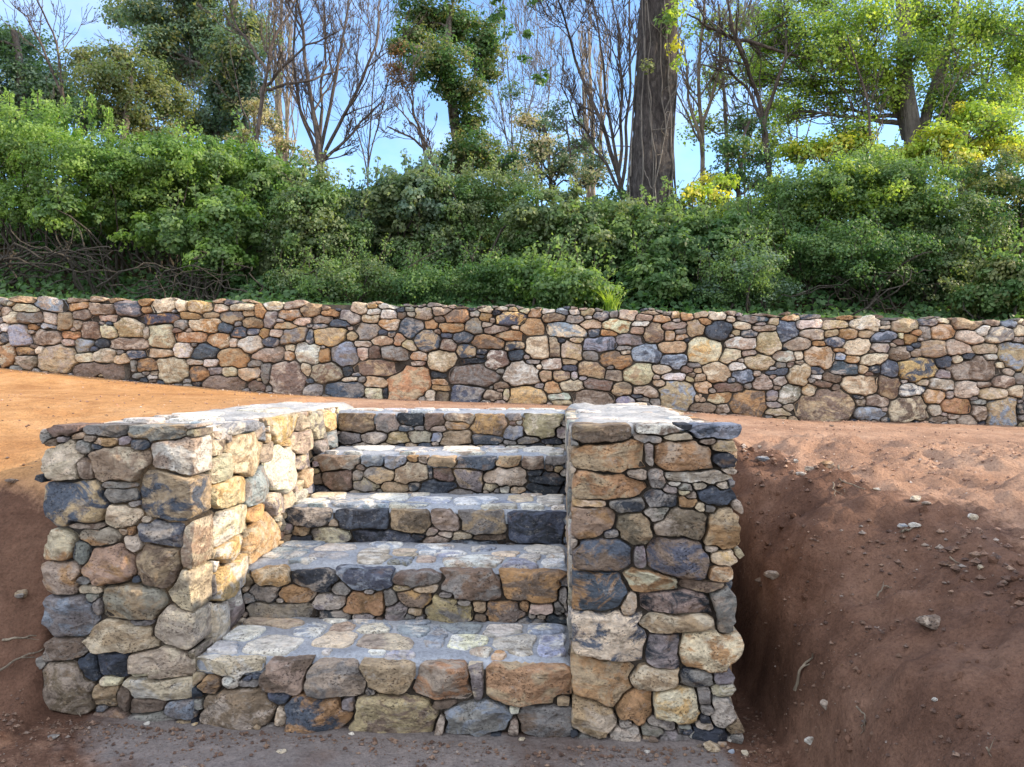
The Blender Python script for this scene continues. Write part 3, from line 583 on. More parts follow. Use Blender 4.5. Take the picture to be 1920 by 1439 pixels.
RB = parse('''235 45 335 120 t/p; 335 48 440 95 p; 455 40 545 58 n; 395 60 540 135 o/n; 540 70 600 105 g; 590 78 668 135 o; 600 45 680 78 c; 680 42 760 68 w/p; 680 75 862 148 b/y; 760 45 815 75 t; 815 55 880 85 c; 880 58 950 105 o; 945 55 1020 85 w; 950 85 1080 130 n/t; 1025 52 1100 90 B; 1100 55 1170 95 g; 1090 92 1185 145 g; 1160 60 1240 100 t; 1240 65 1330 130 b; 1330 65 1380 105 g; 1385 65 1478 125 c; 1475 90 1580 130 p; 1510 65 1610 90 t; 1570 92 1672 135 o; 1675 70 1730 115 o; 1730 68 1800 120 o; 1800 75 1890 108 t; 1825 108 1910 152 o;
290 118 360 178 o; 360 135 508 192 o/t; 510 105 612 200 g/t; 610 130 665 165 p; 615 150 765 205 n; 665 180 870 240 o/t; 840 115 972 205 t/o; 975 135 1205 218 B/c; 1155 115 1290 175 c/t; 1285 110 1440 190 c/o; 1460 125 1560 160 w; 1445 155 1535 200 t; 1520 140 1638 255 n/t; 1615 132 1770 178 p; 1640 175 1700 235 o; 1690 170 1770 200 g; 1765 130 1870 210 t/p;
130 120 280 220 b; 240 175 370 298 b/t; 130 230 240 292 t; 375 195 440 222 b; 440 190 560 250 b/g; 375 222 468 295 n; 555 205 740 285 n/o; 470 260 580 330 b/t; 745 238 855 290 k/t; 760 285 850 355 b; 855 215 990 340 t/c; 990 220 1050 330 p/n; 1050 245 1175 345 t/p; 1110 218 1180 250 t; 1175 220 1365 295 B/b; 1210 170 1275 220 b; 1275 175 1370 215 o; 1365 200 1510 262 g; 1370 265 1455 290 g; 1460 258 1628 360 B/b; 1605 238 1750 305 t; 1695 200 1770 235 o;
35 262 205 355 g/n; 205 298 310 348 o/p; 205 350 290 385 n; 305 298 465 415 t/c; 640 288 755 400 n/w; 580 280 640 320 k; 470 335 640 370 k; 855 342 940 372 b; 950 335 1065 405 p/w; 1065 340 1150 372 t; 1175 292 1265 348 g; 1265 305 1450 400 n/o; 1390 290 1455 318 c; 1155 350 1305 450 t/n; 1065 372 1140 412 b; 915 372 950 400 c; 930 400 1010 465 t; 735 358 925 490 p/w; 1010 405 1110 472 n/t; 1112 405 1145 458 w; 1310 370 1370 400 g; 1305 400 1405 462 p; 1410 365 1570 490 c/t; 1565 370 1665 425 c; 1630 312 1765 388 B/b; 1760 360 1850 390 g; 1575 430 1615 458 n; 1580 458 1655 502 t; 1635 418 1760 470 w/p; 1770 415 1820 450 n;
80 390 322 580 o/t 35; 320 415 415 450 k; 320 445 412 490 o; 325 488 430 522 o; 290 515 350 590 c; 350 520 432 590 n; 420 375 680 500 n/g; 435 480 615 590 b/g; 675 470 765 512 n; 612 515 728 570 p/n; 728 505 765 570 t; 765 490 965 600 y/t; 960 465 1050 538 o/t; 1055 460 1180 525 c; 975 533 1110 570 w; 1010 572 1110 600 t; 1110 515 1357 612 n; 1185 450 1345 512 n/g; 1345 470 1460 545 n/t; 1460 495 1612 555 n; 1360 552 1470 612 B; 1470 555 1555 580 g; 1470 582 1580 612 g; 1595 440 1805 630 t/B 30; 1810 460 1905 535 o; 1810 535 1870 585 t; 1790 588 1940 640 n''', (700, 560), 3., True)
RC = parse('''150 45 250 95 c; 245 65 295 105 c; 290 45 350 75 g; 315 60 485 110 b/g; 380 48 560 70 n; 485 82 545 122 t; 560 60 665 98 o/c; 670 55 775 90 b; 775 55 860 85 p; 865 65 975 90 o; 635 85 785 138 w; 790 90 925 140 t; 955 68 1115 148 w/c; 1115 75 1230 95 g; 1115 92 1175 120 g; 1180 90 1325 162 t; 1335 82 1430 125 b; 1430 80 1510 110 c; 1510 78 1690 145 n/t; 1700 82 1790 125 n; 1790 88 1880 140 b/B; 1880 85 1920 110 c;
130 95 280 200 b; 285 100 390 145 c; 280 145 330 180 t; 330 148 415 195 b; 395 115 520 155 n; 530 95 655 210 b/B; 415 155 545 280 t/c; 255 185 410 262 p/w; 590 185 732 265 p; 675 140 800 208 p/c; 740 205 808 238 o; 800 145 880 185 t; 805 185 915 240 b; 885 140 992 200 o; 990 145 1075 195 t; 1075 155 1215 215 B/b; 1115 120 1185 145 c; 1215 160 1245 200 c; 1240 170 1320 225 o; 1285 140 1365 180 o; 1400 108 1535 200 o; 1330 125 1400 200 g; 1645 112 1735 180 w; 1715 130 1862 215 c/g; 1535 150 1685 230 c/p; 1860 120 1920 185 c; 1860 185 1920 218 g;
20 190 220 330 c/y; 360 285 508 368 t/c; 220 248 325 330 c; 510 270 635 330 w/p; 335 262 420 292 p; 630 270 680 315 c; 685 240 852 360 c/o; 640 318 680 345 p; 855 248 920 272 o; 860 275 920 320 B; 920 195 1065 290 c; 1070 225 1165 275 g; 1165 235 1280 320 n; 1170 220 1210 245 p; 1285 255 1340 300 n; 1285 215 1345 250 b; 1340 205 1478 300 t/p; 1475 195 1630 290 p; 1630 225 1780 280 t; 1785 225 1920 360 t/B; 1000 280 1160 345 c; 910 290 1000 338 o/c; 830 325 985 405 b; 990 345 1045 395 t; 1045 345 1120 388 k/w; 1120 322 1220 420 b/B; 1220 308 1420 430 y/b; 1425 295 1520 360 b; 1522 280 1578 345 c; 1575 270 1640 320 b; 1695 280 1775 325 w; 1512 300 1780 430 p/n; 1430 370 1515 425 g; 1755 325 1815 362 c;
260 328 358 378 w; 290 370 405 445 B/b; 120 338 260 442 t/c; 185 448 345 500 n; 350 445 390 480 g; 400 405 505 488 p/n; 475 365 590 405 b; 525 330 590 362 g; 510 410 590 460 g; 590 348 720 462 t/c; 720 350 800 400 b; 720 398 790 425 w; 735 430 845 470 n; 800 392 900 445 n; 888 395 1105 515 t/c; 840 455 885 490 n; 672 458 755 535 y/c; 1100 405 1222 528 n/t; 1222 448 1375 520 b/w; 1395 420 1545 488 p/w; 1530 430 1665 535 p; 1640 440 1750 470 n; 1740 405 1870 475 n; 1865 395 1920 450 g; 1830 450 1920 522 c/o; 1670 470 1830 548 t; 1365 478 1482 562 o; 1480 485 1530 540 g;
270 490 468 628 o/n; 470 490 540 550 g; 540 465 668 562 g/w; 145 500 275 565 c/o; 65 505 130 555 t; 185 565 268 615 n; 470 550 560 590 g; 570 562 628 605 p; 470 588 600 632 t; 635 480 970 652 n/t; 975 530 1035 580 n; 1030 515 1160 585 n; 975 575 1152 655 g/B; 1115 580 1155 612 p; 1170 522 1392 665 c/n; 1380 565 1455 630 p; 1455 530 1628 625 o; 1620 535 1730 572 g; 1625 570 1720 655 n; 1700 515 1900 690 t/B; 1555 632 1660 680 p; 1490 620 1560 650 n; 1400 628 1500 670 n; 1885 560 1920 620 k; 955 515 1030 540 k''', (1280, 570), 3., True)
wall = empty('retaining_wall', (-.5, WY, 1.1), 'long low retaining wall of mixed tan and blue fieldstones below the shrubs', 'stone wall')
def in_wall(u, v): return (v < walltop(u) + .012 * np.sin(u * 9.1) + .01 * np.sin(u * 23.7)) & (v > wallbase(u) - .12)
b = (-9, 9, .6, 2.6)
s = to_uv(RA + RB + RC, lambda a, c: onY(a, c, WY), uvY)
s = autofill(s, b, in_wall, .02, .11, .030, ['t', 'c', 'p', 'g', 'b', 'o/t', 'n', 'c/t'], 1, 1.3)
s = autofill(s, (-6, 5, .6, 2.4), in_wall, .0125, .04, .014, CH, 1)
wm = MB(); NA = 26; SRING = np.array([0, .35, .65, .85, .95, 1.0])
stones(wm, s, (0, WY, 0), Xv, Zv, -Yv, b, .14, .009, .045, inside=in_wall, bright=1.16)
wm.build('stonework', STONE, wall)
c = MB()
xs = np.linspace(-9, 9, 73)
for (ya, yb, dz) in ((WY + .034, WY + .40, -.025),):
    top = walltop(xs) + dz; bot = wallbase(xs) - .3
    v = np.concatenate([np.stack([xs, xs * 0 + ya, bot], 1), np.stack([xs, xs * 0 + ya, top], 1), np.stack([xs, xs * 0 + yb, top], 1), np.stack([xs, xs * 0 + yb, bot], 1)])
    i = np.arange(72); n_ = 73
    c.add(v, np.concatenate([np.stack([i + k * n_, i + 1 + k * n_, i + 1 + (k + 1) * n_, i + (k + 1) * n_], 1) for k in range(3)]))
c.build('joint_mortar', JOINT, wall)
NA = 36

# ------------------------------------------------------------------ vegetation
def tube(mb, pts, rad, sides=6, **at):
    pts = np.asarray(pts, float); rad = np.asarray(rad, float); n = len(pts)
    d = np.gradient(pts, axis=0); d /= np.linalg.norm(d, axis=1)[:, None] + 1e-9
    up = np.array([0, 0, 1.]) if abs(d[0][2]) < .9 else np.array([1., 0, 0])
    a = np.cross(d, up); a /= np.linalg.norm(a, axis=1)[:, None] + 1e-9; b = np.cross(d, a)
    ph = np.arange(sides) * 2 * math.pi / sides
    v = pts[:, None, :] + rad[:, None, None] * (np.cos(ph)[None, :, None] * a[:, None, :] + np.sin(ph)[None, :, None] * b[:, None, :])
    i = np.arange(n - 1)[:, None] * sides; k = np.arange(sides)[None, :]; k2 = (k + 1) % sides
    q = np.stack([i + k, i + k2, i + sides + k2, i + sides + k], -1).reshape(-1, 4)
    mb.add(v.reshape(-1, 3), q, **at)
def smooth_path(P, n, jit=0., seed=0):
    P = np.asarray(P, float); L = np.concatenate([[0], np.cumsum(np.linalg.norm(np.diff(P, axis=0), axis=1))])
    t = np.linspace(0, L[-1], n); Q = np.stack([np.interp(t, L, P[:, k]) for k in range(3)], 1)
    for _ in range(max(1, n // (2 * len(P)))): Q[1:-1] = (Q[:-2] + 2 * Q[1:-1] + Q[2:]) / 4
    if jit: Q += jit * np.stack([fbm(np.stack([t * 1.7 / max(L[-1], .1) * 4, t * 0 + seed, t * 0 + k * 5.], -1), 2, 3) for k in range(3)], 1) * (t / L[-1])[:, None] ** .5
    return Q
def leaves(mb, C, Nn, size, cols, rs, aspect=.68, droop=0.):
    n = len(C); Nn = Nn / (np.linalg.norm(Nn, axis=1)[:, None] + 1e-9)
    r = rs.normal(size=(n, 3)); t = np.cross(Nn, r); t /= np.linalg.norm(t, axis=1)[:, None] + 1e-9; t[:, 2] -= droop; bb = np.cross(Nn, t)
    s = size * rs.uniform(.6, 1.35, n)[:, None]
    v = np.stack([C - t * s * .5, C + bb * s * aspect * .5 + Nn * s * .10, C + t * s * .5 - Nn * s * .05, C - bb * s * aspect * .5 + Nn * s * .10], 1)
    q = np.arange(4 * n).reshape(n, 4); mb.add(v.reshape(-1, 3), q, ca=np.repeat(cols, 4, 0))
LC = dict(bright=((.12, .225, .055), (.235, .345, .10)), mid=((.08, .155, .06), (.165, .25, .105)), deep=((.05, .115, .045), (.10, .18, .075)), dull=((.10, .155, .085), (.19, .24, .13)),
          blue=((.085, .145, .115), (.16, .235, .18)), olive=((.13, .16, .07), (.22, .235, .11)), yellow=((.36, .38, .05), (.52, .48, .10)), lime=((.20, .31, .055), (.36, .45, .10)),
          pale=((.42, .36, .26), (.60, .53, .42)), rust=((.22, .12, .07), (.30, .19, .11)), orange=((.45, .27, .06), (.6, .42, .12)))
def pick(c, n, rs, clump=None):
    a, b = map(np.array, LC[c]); t = rs.uniform(0, 1, n)
    if clump is not None: t = np.clip(clump + rs.normal(0, .22, n), -.3, 1.3)
    col = a + (b - a) * t[:, None]; return np.clip(col * rs.uniform(.9, 1.4, n)[:, None], .004, .8)
def blob_leaves(mb, c, r, rs, kind, nclump, nleaf, lsize, cr, shell=.55, flat=1., second=None, droop=0.):
    """clumps of leaves through an ellipsoid"""
    c = np.asarray(c); r = np.asarray(r); cen = []
    for _ in range(nclump):
        d = rs.normal(size=3); d /= np.linalg.norm(d); rr = rs.uniform(shell, 1.05) if rs.rand() < .8 else rs.uniform(.1, shell)
        cc = c + d * r * rr; cen.append(cc); cr_ = cr * rs.uniform(.55, 1.35)
        n = int(nleaf * (cr_ / cr) ** 2) + 4
        dd = rs.normal(size=(n, 3)); dd /= np.linalg.norm(dd, axis=1)[:, None]; dd[:, 2] = np.where(rs.rand(n) < .6, np.abs(dd[:, 2]), dd[:, 2])
        rad = rs.uniform(.45, 1.08, n)[:, None]
        P = cc + dd * cr_ * rad * np.array([1, 1, .85 * flat])
        nn = dd + .5 * d + rs.normal(size=(n, 3)) * .55 + np.array([0, 0, .35])
        k = kind if (second is None or rs.rand() > second[1]) else second[0]
        leaves(mb, P, nn, lsize, pick(k, n, rs, rs.uniform(0, 1)), rs, droop=droop)
    return cen
def ground_pt(x, y): return np.array([x, y, H1(x, y)])

def shrub(name, label, Y, blobs, kind, seed, dens=1., second=None, lsize=.050, stems=7, group='shrubs crowding the bank behind the wall', cat='shrub', cr=.15, depth=.85):
    rs = np.random.RandomState(seed); W = [onY(a, b_, Y + rs.uniform(-.25, .35)) for a, b_, _, _ in blobs]
    k = Y / F; lsize = lsize * rs.uniform(.75, 1.35)
    bx = np.mean([p[0] for p in W]); base = ground_pt(bx, Y + .15)
    root = empty(name, base, label, cat, group)
    m = MB(); st = MB()
    for (a, b_, rx, ry), c in zip(blobs, W):
        r = np.array([rx * k, max(rx, ry) * k * depth, ry * k])
        area = r[0] * r[2] / (.55 * .4)
        cen = blob_leaves(m, c, r, rs, kind, int(78 * area * dens) + 6, 88, lsize * .86, cr * .85, second=second)
        for q_ in range(5):      # stray shoots above the crown
            a = c + r * np.array([rs.uniform(-.8, .8), rs.uniform(-.6, .6), .7]); e = a + np.array([rs.normal() * .12, rs.normal() * .1, rs.uniform(.18, .42)]); tube(st, smooth_path([a, e], 5, .03), np.linspace(.007, .003, 5), 4)
            n = 34; t = rs.uniform(.1, 1.05, n)[:, None]; leaves(m, a + (e - a) * t + rs.normal(size=(n, 3)) * .03, rs.normal(size=(n, 3)) + [0, 0, .5], lsize * .9, pick(kind, n, rs, .9), rs)
        for q_ in range(max(2, int(stems * .6))):
            e = cen[rs.randint(len(cen))]; b0 = base + np.array([rs.uniform(-.5, .5) * r[0] + (c[0] - base[0]) * .6, rs.uniform(-.25, .25), 0]); b0[2] = H1(b0[0], b0[1]) - .05
            mid = (b0 + e) / 2 + rs.normal(size=3) * .12; mid[2] += .1
            P = smooth_path([b0, mid, e], 8, .08, rs.randint(99)); tube(st, P, np.linspace(.022, .006, 8) * rs.uniform(.6, 1.3), 5)
    st.build('stem', STEM, root); m.build('foliage', LEAF, root)
    return root
S = shrub
S('shrub', 'bright green shrub with tall upright shoots at the far left above the wall', 9.7, [(60, 262, 120, 62), (15, 330, 80, 70), (150, 325, 110, 66), (40, 385, 90, 42)], 'bright', 1, 1.25, ('mid', .35), stems=10)
S('shrub', 'broad bright green shrub whose sunlit canopy rises right of the far left one', 9.9, [(260, 325, 110, 62), (330, 308, 105, 50), (215, 395, 110, 50), (300, 370, 90, 50)], 'bright', 2, 1.2, ('mid', .45), stems=8)
S('shrub', 'green shrub overhanging a dark hollow of bare tangled stems on the left', 9.2, [(330, 440, 100, 45), (425, 425, 75, 60), (120, 408, 60, 32), (410, 490, 65, 40)], 'mid', 3, 1.1, ('bright', .3), stems=14)
S('shrub', 'rounded mid green shrub crowding below the bare fan tree', 10.2, [(430, 312, 105, 50), (520, 345, 80, 52), (480, 395, 90, 60), (400, 370, 80, 50)], 'mid', 4, 1.15, ('bright', .3))
S('shrub', 'dull grey green shrub just left of the gap of open sky', 9.5, [(575, 425, 85, 75), (625, 465, 90, 60), (590, 375, 55, 42), (540, 500, 80, 50)], 'dull', 5, 1.1, ('mid', .4))
S('shrub', 'low yellow green shrub leaning on the wall below the open sky gap', 8.8, [(690, 520, 58, 42), (630, 530, 70, 36), (570, 535, 60, 26)], 'mid', 6, 1.2, ('dull', .5), lsize=.045)
S('shrub', 'blue green bushy shrub just right of the gap of open sky', 10.2, [(775, 385, 85, 62), (725, 440, 65, 60), (800, 345, 55, 30), (680, 400, 40, 40)], 'blue', 7, 1.2, ('dull', .5))
S('shrub', 'arching grey green shrub in front of the ivy clad evergreen tree', 9.8, [(870, 400, 90, 60), (930, 362, 90, 38), (860, 462, 80, 52), (780, 480, 60, 50)], 'dull', 8, 1.15, ('mid', .45))
S('shrub', 'small dark glossy shrub against the wall below the evergreen tree', 8.9, [(820, 535, 72, 42), (905, 520, 60, 42), (760, 545, 50, 30)], 'deep', 9, 1.2, ('mid', .4), lsize=.045)
S('shrub', 'light green low shrub spilling toward the wall beside the grass tuft', 8.6, [(1000, 530, 70, 40), (1070, 540, 60, 38), (1115, 560, 42, 22)], 'mid', 10, 1.3, ('bright', .25), lsize=.045)
S('shrub', 'tall mid green shrub between the evergreen tree and the great trunk', 9.9, [(1035, 415, 95, 52), (1085, 455, 90, 52), (1000, 475, 80, 44)], 'dull', 11, 1.15, ('mid', .5))
S('shrub', 'wide shrub hiding the foot of the great grey trunk', 10.1, [(1180, 425, 90, 42), (1260, 418, 80, 36), (1200, 475, 95, 55)], 'mid', 12, 1.15, ('dull', .4))
S('shrub', 'dark lumpy shrub in front and below the great grey trunk', 9.3, [(1285, 475, 100, 52), (1235, 530, 75, 45), (1335, 460, 75, 55)], 'mid', 13, 1.15, ('deep', .4))
S('shrub', 'low blue green shrub drooping over the wall right of centre', 8.8, [(1400, 510, 85, 55), (1355, 550, 70, 32), (1440, 545, 50, 34)], 'mid', 14, 1.25, ('blue', .35), lsize=.045)
S('shrub', 'shrub with pale tips between the great trunk and the largest right hand shrub', 10.2, [(1385, 405, 85, 36), (1440, 440, 80, 50)], 'mid', 15, 1.1, ('lime', .25))
S('shrub', 'largest domed shrub on the right with yellow green crown', 10.0, [(1560, 355, 110, 50), (1625, 395, 125, 68), (1500, 405, 85, 58), (1705, 375, 105, 64), (1620, 325, 70, 26)], 'mid', 16, 1.2, ('lime', .22))
S('shrub', 'dark leaved shrub with a black hollow beneath it on the right', 9.4, [(1565, 470, 105, 50), (1655, 480, 115, 55), (1600, 520, 80, 26)], 'deep', 17, 1.1, ('mid', .5), stems=12)
S('shrub', 'grey green shrub below the fallen dark limb near the right edge', 9.6, [(1785, 445, 105, 70), (1740, 520, 85, 50), (1820, 530, 80, 46)], 'dull', 18, 1.15, ('deep', .4))
S('shrub', 'dark olive shrub at the upper right edge under the yellow leaves', 10.2, [(1875, 350, 85, 50), (1910, 430, 70, 55), (1960, 380, 60, 60)], 'olive', 19, 1.1, ('deep', .5))
S('shrub', 'low mixed green shrub at the right edge leaning on the wall', 8.8, [(1895, 530, 65, 52), (1855, 570, 60, 22), (1960, 540, 50, 50)], 'mid', 20, 1.2, ('olive', .35), lsize=.045)
S('shrub', 'shadowed dark green shrub behind the hollow of dead stems at the far left', 10.9, [(20, 440, 120, 50), (160, 440, 110, 46), (300, 460, 100, 46)], 'deep', 21, 1.0, ('mid', .3), lsize=.06)
# upright shoots of the left shrub
def grow_sprigs():
    rs = np.random.RandomState(5)
    root = empty('conifer_seedling', ground_pt(onY(110, 230, 9.9)[0], 9.9), 'row of narrow upright leafy shoots above the far left shrub', 'plant'); m = MB(); st = MB()
    for px, top in ((20, 175), (72, 172), (95, 195), (120, 185), (172, 182), (205, 205), (8, 200), (48, 190)):
        a = onY(px, top + 80, 9.9); b_ = onY(px + rs.uniform(-4, 4), top, 9.9); P = smooth_path([a - [0, 0, .9], a, b_], 8); tube(st, P, np.linspace(.02, .006, 8), 5)
        n = 150; t = rs.uniform(0, 1, n)[:, None]; C = a + (b_ - a) * t; an = rs.uniform(0, 6.28, n); d = np.stack([np.cos(an), np.sin(an), rs.uniform(.3, 1.2, n)], 1)
        leaves(m, C + d * .05 * rs.uniform(.4, 1.2, n)[:, None], np.stack([-np.sin(an), np.cos(an), an * 0], 1) + rs.normal(size=(n, 3)) * .3, .07, pick('bright', n, rs), rs, .35)
    st.build('stem', STEM, root); m.build('foliage', LEAF, root)
grow_sprigs()
# dead tangle of bare stems in the hollow on the left
def tangle(label, pxs, Y, seed, n, r0=.018):
    rs = np.random.RandomState(seed); x0, x1, y0, y1 = pxs; c = onY((x0 + x1) / 2, y1, Y)
    root = empty('bare_stem_tangle', ground_pt(c[0], Y), label, 'dead stems'); m = MB()
    for k in range(n):
        a = onY(rs.uniform(x0, x1), y1 + rs.uniform(-10, 20), Y + rs.uniform(-.3, .5)); b_ = onY(rs.uniform(x0, x1), rs.uniform(y0, y1 - 20), Y + rs.uniform(-.4, .5))
        if rs.rand() < .45: a = onY(x0 + rs.uniform(-60, 60), rs.uniform(y0 + 60, y1), Y + rs.uniform(-.3, .4)); b_ = onY(a[0] * 0 + rs.uniform(x0 + 80, x1), rs.uniform(y0 + 30, y1 - 10), Y + rs.uniform(-.4, .4))
        mid = (a + b_) / 2 + rs.normal(size=3) * .16; mid[2] += rs.uniform(-.15, .2)
        P = smooth_path([a, mid, b_], 14, .16, rs.randint(999)); P[:, 1] = np.maximum(P[:, 1], 8.15)
        tube(m, P, np.linspace(1, .35, 14) * r0 * rs.uniform(.4, 1.25), 5)
    m.build('branch', STEM, root)
tangle('tangle of pale grey dead stems in the dark hollow at the far left', (-30, 230, 420, 555), 8.95, 1, 28)
tangle('loose grey bare stems arching over the wall under the overhanging left shrub', (230, 500, 470, 560), 8.8, 2, 24, .013)
tangle('thin bare stems in the black hollow under the right hand shrubs', (1500, 1760, 490, 595), 8.9, 3, 13, .011)
def undergrowth():
    rs = np.random.RandomState(3); n = 52000; x = rs.uniform(-7.5, 6.8, n); y = 8.0 + 5.2 * rs.uniform(0, 1, n) ** 1.3; z = H(x, y, False)
    hgt = .12 + .42 * np.clip(fbm(np.stack([x * .9, y * .9, x * 0], -1), 3, 91) + .45, 0, 1) * ss(8.1, 9.3, y)
    C = np.stack([x, y, z + hgt * rs.uniform(0, 1, n) ** .5], 1); m = MB(); cl = fbm(np.stack([x * 2, y * 2, x * 0], -1), 2, 92) * .6 + .5
    leaves(m, C, rs.normal(size=(n, 3)) * .6 + [0, -.5, .8], .075, pick('deep', n, rs, cl), rs); m.build('undergrowth', LEAF)['kind'] = 'stuff'
undergrowth()
# grass tuft behind the wall
def tuft(px, py, Y, label, seed, col='lime'):
    rs = np.random.RandomState(seed); c = onY(px, py, Y); m = MB()
    for k in range(70):
        a = rs.uniform(0, 6.28); L_ = rs.uniform(.18, .42); d = np.array([math.cos(a), math.sin(a), 0]); s_ = np.cross(d, [0, 0, 1]) * .009
        t = np.linspace(0, 1, 5)[:, None]; P = c + d * L_ * .6 * t ** 1.8 + np.array([0, 0, L_]) * (t - .35 * t ** 2.4) + rs.normal(size=3) * .03 * np.array([1, 1, 0])
        v = np.stack([P - s_ * (1 - t * .9), P + s_ * (1 - t * .9)], 1).reshape(-1, 3); i = np.arange(4) * 2
        m.add(v, np.stack([i, i + 1, i + 3, i + 2], 1), ca=pick(col, 1, rs)[0])
    o = m.build('grass_tuft', LEAF); tag(o, label, 'grass')
tuft(1145, 585, 8.3, 'tuft of long arching grass blades behind the wall near its middle', 3)

# ---- trees
def limb_tree(name, label, Y, trunk, tr, blobs, kind, seed, bark=BARK, dens=1., second=None, lsize=.09, cr=.28, nleaf=40, sub=3, cat='tree', group=None, sides=9, crown=True, droop=0., flat=1., trunks=None, depth=.9):
    rs = np.random.RandomState(seed); k = Y / F
    TP = [onY(a, b_, Y) for a, b_ in trunk]; TP[0][2] = H1(TP[0][0], Y) - .15
    root = empty(name, ground_pt(TP[0][0], Y), label, cat, group)
    m = MB(); P = smooth_path(TP, 26, .06, seed); n = len(P); rad = np.linspace(tr, tr * .35, n); rad[:3] *= [1.35, 1.18, 1.06]; tube(m, P, rad, sides)
    for tk in (trunks or []):
        Q = smooth_path([onY(a, b_, Y + .2) for a, b_ in tk[:-1]], 18, .06, seed + 9); tube(m, Q, np.linspace(tk[-1], tk[-1] * .4, 18), 7); P = np.concatenate([P, Q]); rad = np.concatenate([rad, np.linspace(tk[-1], tk[-1] * .4, 18)])
    lv = MB(); tw = MB()
    for (a, b_, rx, ry) in blobs:
        c = onY(a, b_, Y + rs.uniform(-1, 1) * tr * 2 + rs.uniform(-.8, .8)); r = np.array([rx * k, max(rx, ry) * k * depth, ry * k])
        d = np.linalg.norm(P - c, axis=1) + 1.5 * np.maximum(0, P[:, 2] - c[2] + .2); j = int(np.argmin(d)); s0 = P[max(0, j)]
        mid = (s0 + c) / 2 + rs.normal(size=3) * .12 * np.linalg.norm(c - s0); L_ = smooth_path([s0, mid, c], 12, .12, rs.randint(999)); r0 = min(rad[j] * .55, .02 + .02 * np.linalg.norm(c - s0))
        tube(m, L_, np.linspace(r0, r0 * .4, 12), 6)
        area = r[0] * r[2] / (.6 * .4); cen = blob_leaves(lv, c, r, rs, kind, int(30 * area * dens) + 4, int(nleaf * 1.1), lsize * .78, cr * .82, shell=.3, second=second, droop=droop, flat=flat)
        for e in cen[:: max(1, int(len(cen) / (sub * 4)))]:
            s1 = L_[rs.randint(5, 12)]; Q = smooth_path([s1, (s1 + e) / 2 + rs.normal(size=3) * .1, e], 7, .06, rs.randint(99)); tube(tw, Q, np.linspace(r0 * .3, .006, 7), 4)
    m.build('trunk', bark, root); tw.build('branch', bark, root)
    lv.build('crown', LEAF, root)
    return root
limb_tree('evergreen_tree', 'dark blue green evergreen filling the upper left corner', 14, [(60, 500), (50, 250), (30, 60)], .16, [(25, 90, 80, 50), (60, 150, 80, 50), (110, 195, 80, 42), (-50, 60, 60, 60), (30, 215, 90, 40), (175, 215, 50, 32), (-40, 160, 60, 60)], 'blue', 31, dens=2.6, second=('deep', .35), lsize=.08, cr=.26)
limb_tree('olive_tree', 'olive green tree with pinkish pale tips left of the tall sparse trees', 12.8, [(235, 500), (230, 300), (245, 120)], .10, [(230, 115, 52, 38), (205, 160, 60, 40), (285, 165, 52, 52), (240, 215, 85, 40), (320, 205, 48, 42), (160, 120, 40, 34), (270, 255, 80, 30)], 'olive', 32, dens=2.2, second=('dull', .45), lsize=.07, cr=.22)
limb_tree('gum_tree', 'tall sparse grey green tree with leaning brown trunks at the upper left', 15, [(405, 500), (400, 250), (440, 20), (450, -120)], .13, [(300, 40, 70, 36), (375, 60, 80, 48), (440, 100, 62, 46), (350, 125, 70, 40), (420, 170, 60, 42), (470, 60, 36, 44), (240, 30, 50, 28), (340, -20, 120, 40), (460, 190, 40, 40), (380, 235, 70, 34), (300, 95, 60, 34), (420, 235, 60, 30)], 'blue', 33, dens=2.3, second=('olive', .3), lsize=.085, cr=.26, trunks=[[(385, 300), (430, 120), (380, -40), .07], [(445, 300), (475, 150), (470, -40), .06]])
limb_tree('evergreen_tree', 'ragged dark olive evergreen standing alone against the sky at top centre', 15, [(870, 480), (862, 300), (845, 170), (840, 30)], .17,
          [(800, 28, 58, 32), (855, 60, 74, 40), (905, 85, 44, 44), (775, 75, 36, 26), (825, 118, 70, 34), (912, 132, 34, 30), (862, 172, 48, 34), (882, 235, 34, 42), (880, 290, 62, 36), (930, 315, 60, 28), (840, 310, 40, 26), (740, 92, 18, 12), (845, -30, 60, 30)], 'olive', 34, dens=2.8, second=('deep', .62), lsize=.08, cr=.22, trunks=[[(850, 320), (880, 190), (900, 110), .07]])
limb_tree('broadleaf_tree', 'large bright green leafy tree filling the upper right', 12.5, [(1712, 480), (1715, 290), (1700, 160), (1690, 20), (1690, -200)], .17,
          [(1555, 60, 80, 37), (1640, 35, 90, 43), (1745, 30, 90, 49), (1845, 50, 80, 49), (1600, 120, 100, 34), (1705, 108, 90, 40), (1805, 128, 90, 37), (1905, 110, 60, 49), (1520, 165, 62, 29), (1560, 200, 60, 29), (1660, 190, 70, 29), (1855, 195, 70, 34), (1480, 70, 50, 37), (1500, 120, 56, 29), (1450, 40, 40, 34), (1530, 10, 70, 34), (1430, 150, 40, 26), (1480, 215, 44, 26), (1880, 240, 60, 29), (1640, -40, 160, 58), (1840, -40, 120, 58), (1770, 215, 40, 26), (1590, 250, 36, 29), (1910, 180, 40, 34), (1960, 40, 60, 87), (1750, 70, 70, 40), (1650, 150, 80, 36), (1780, 180, 60, 34), (1560, 110, 60, 40), (1440, 90, 40, 36)], 'lime', 35, dens=1.75, second=('mid', .3), lsize=.062, cr=.27, nleaf=36, flat=1.15,
          trunks=[[(1716, 300), (1745, 180), (1790, 60), (1800, -80), .10], [(1700, 260), (1670, 150), (1600, 40), .08], [(1722, 330), (1760, 240), (1850, 150), .05]])
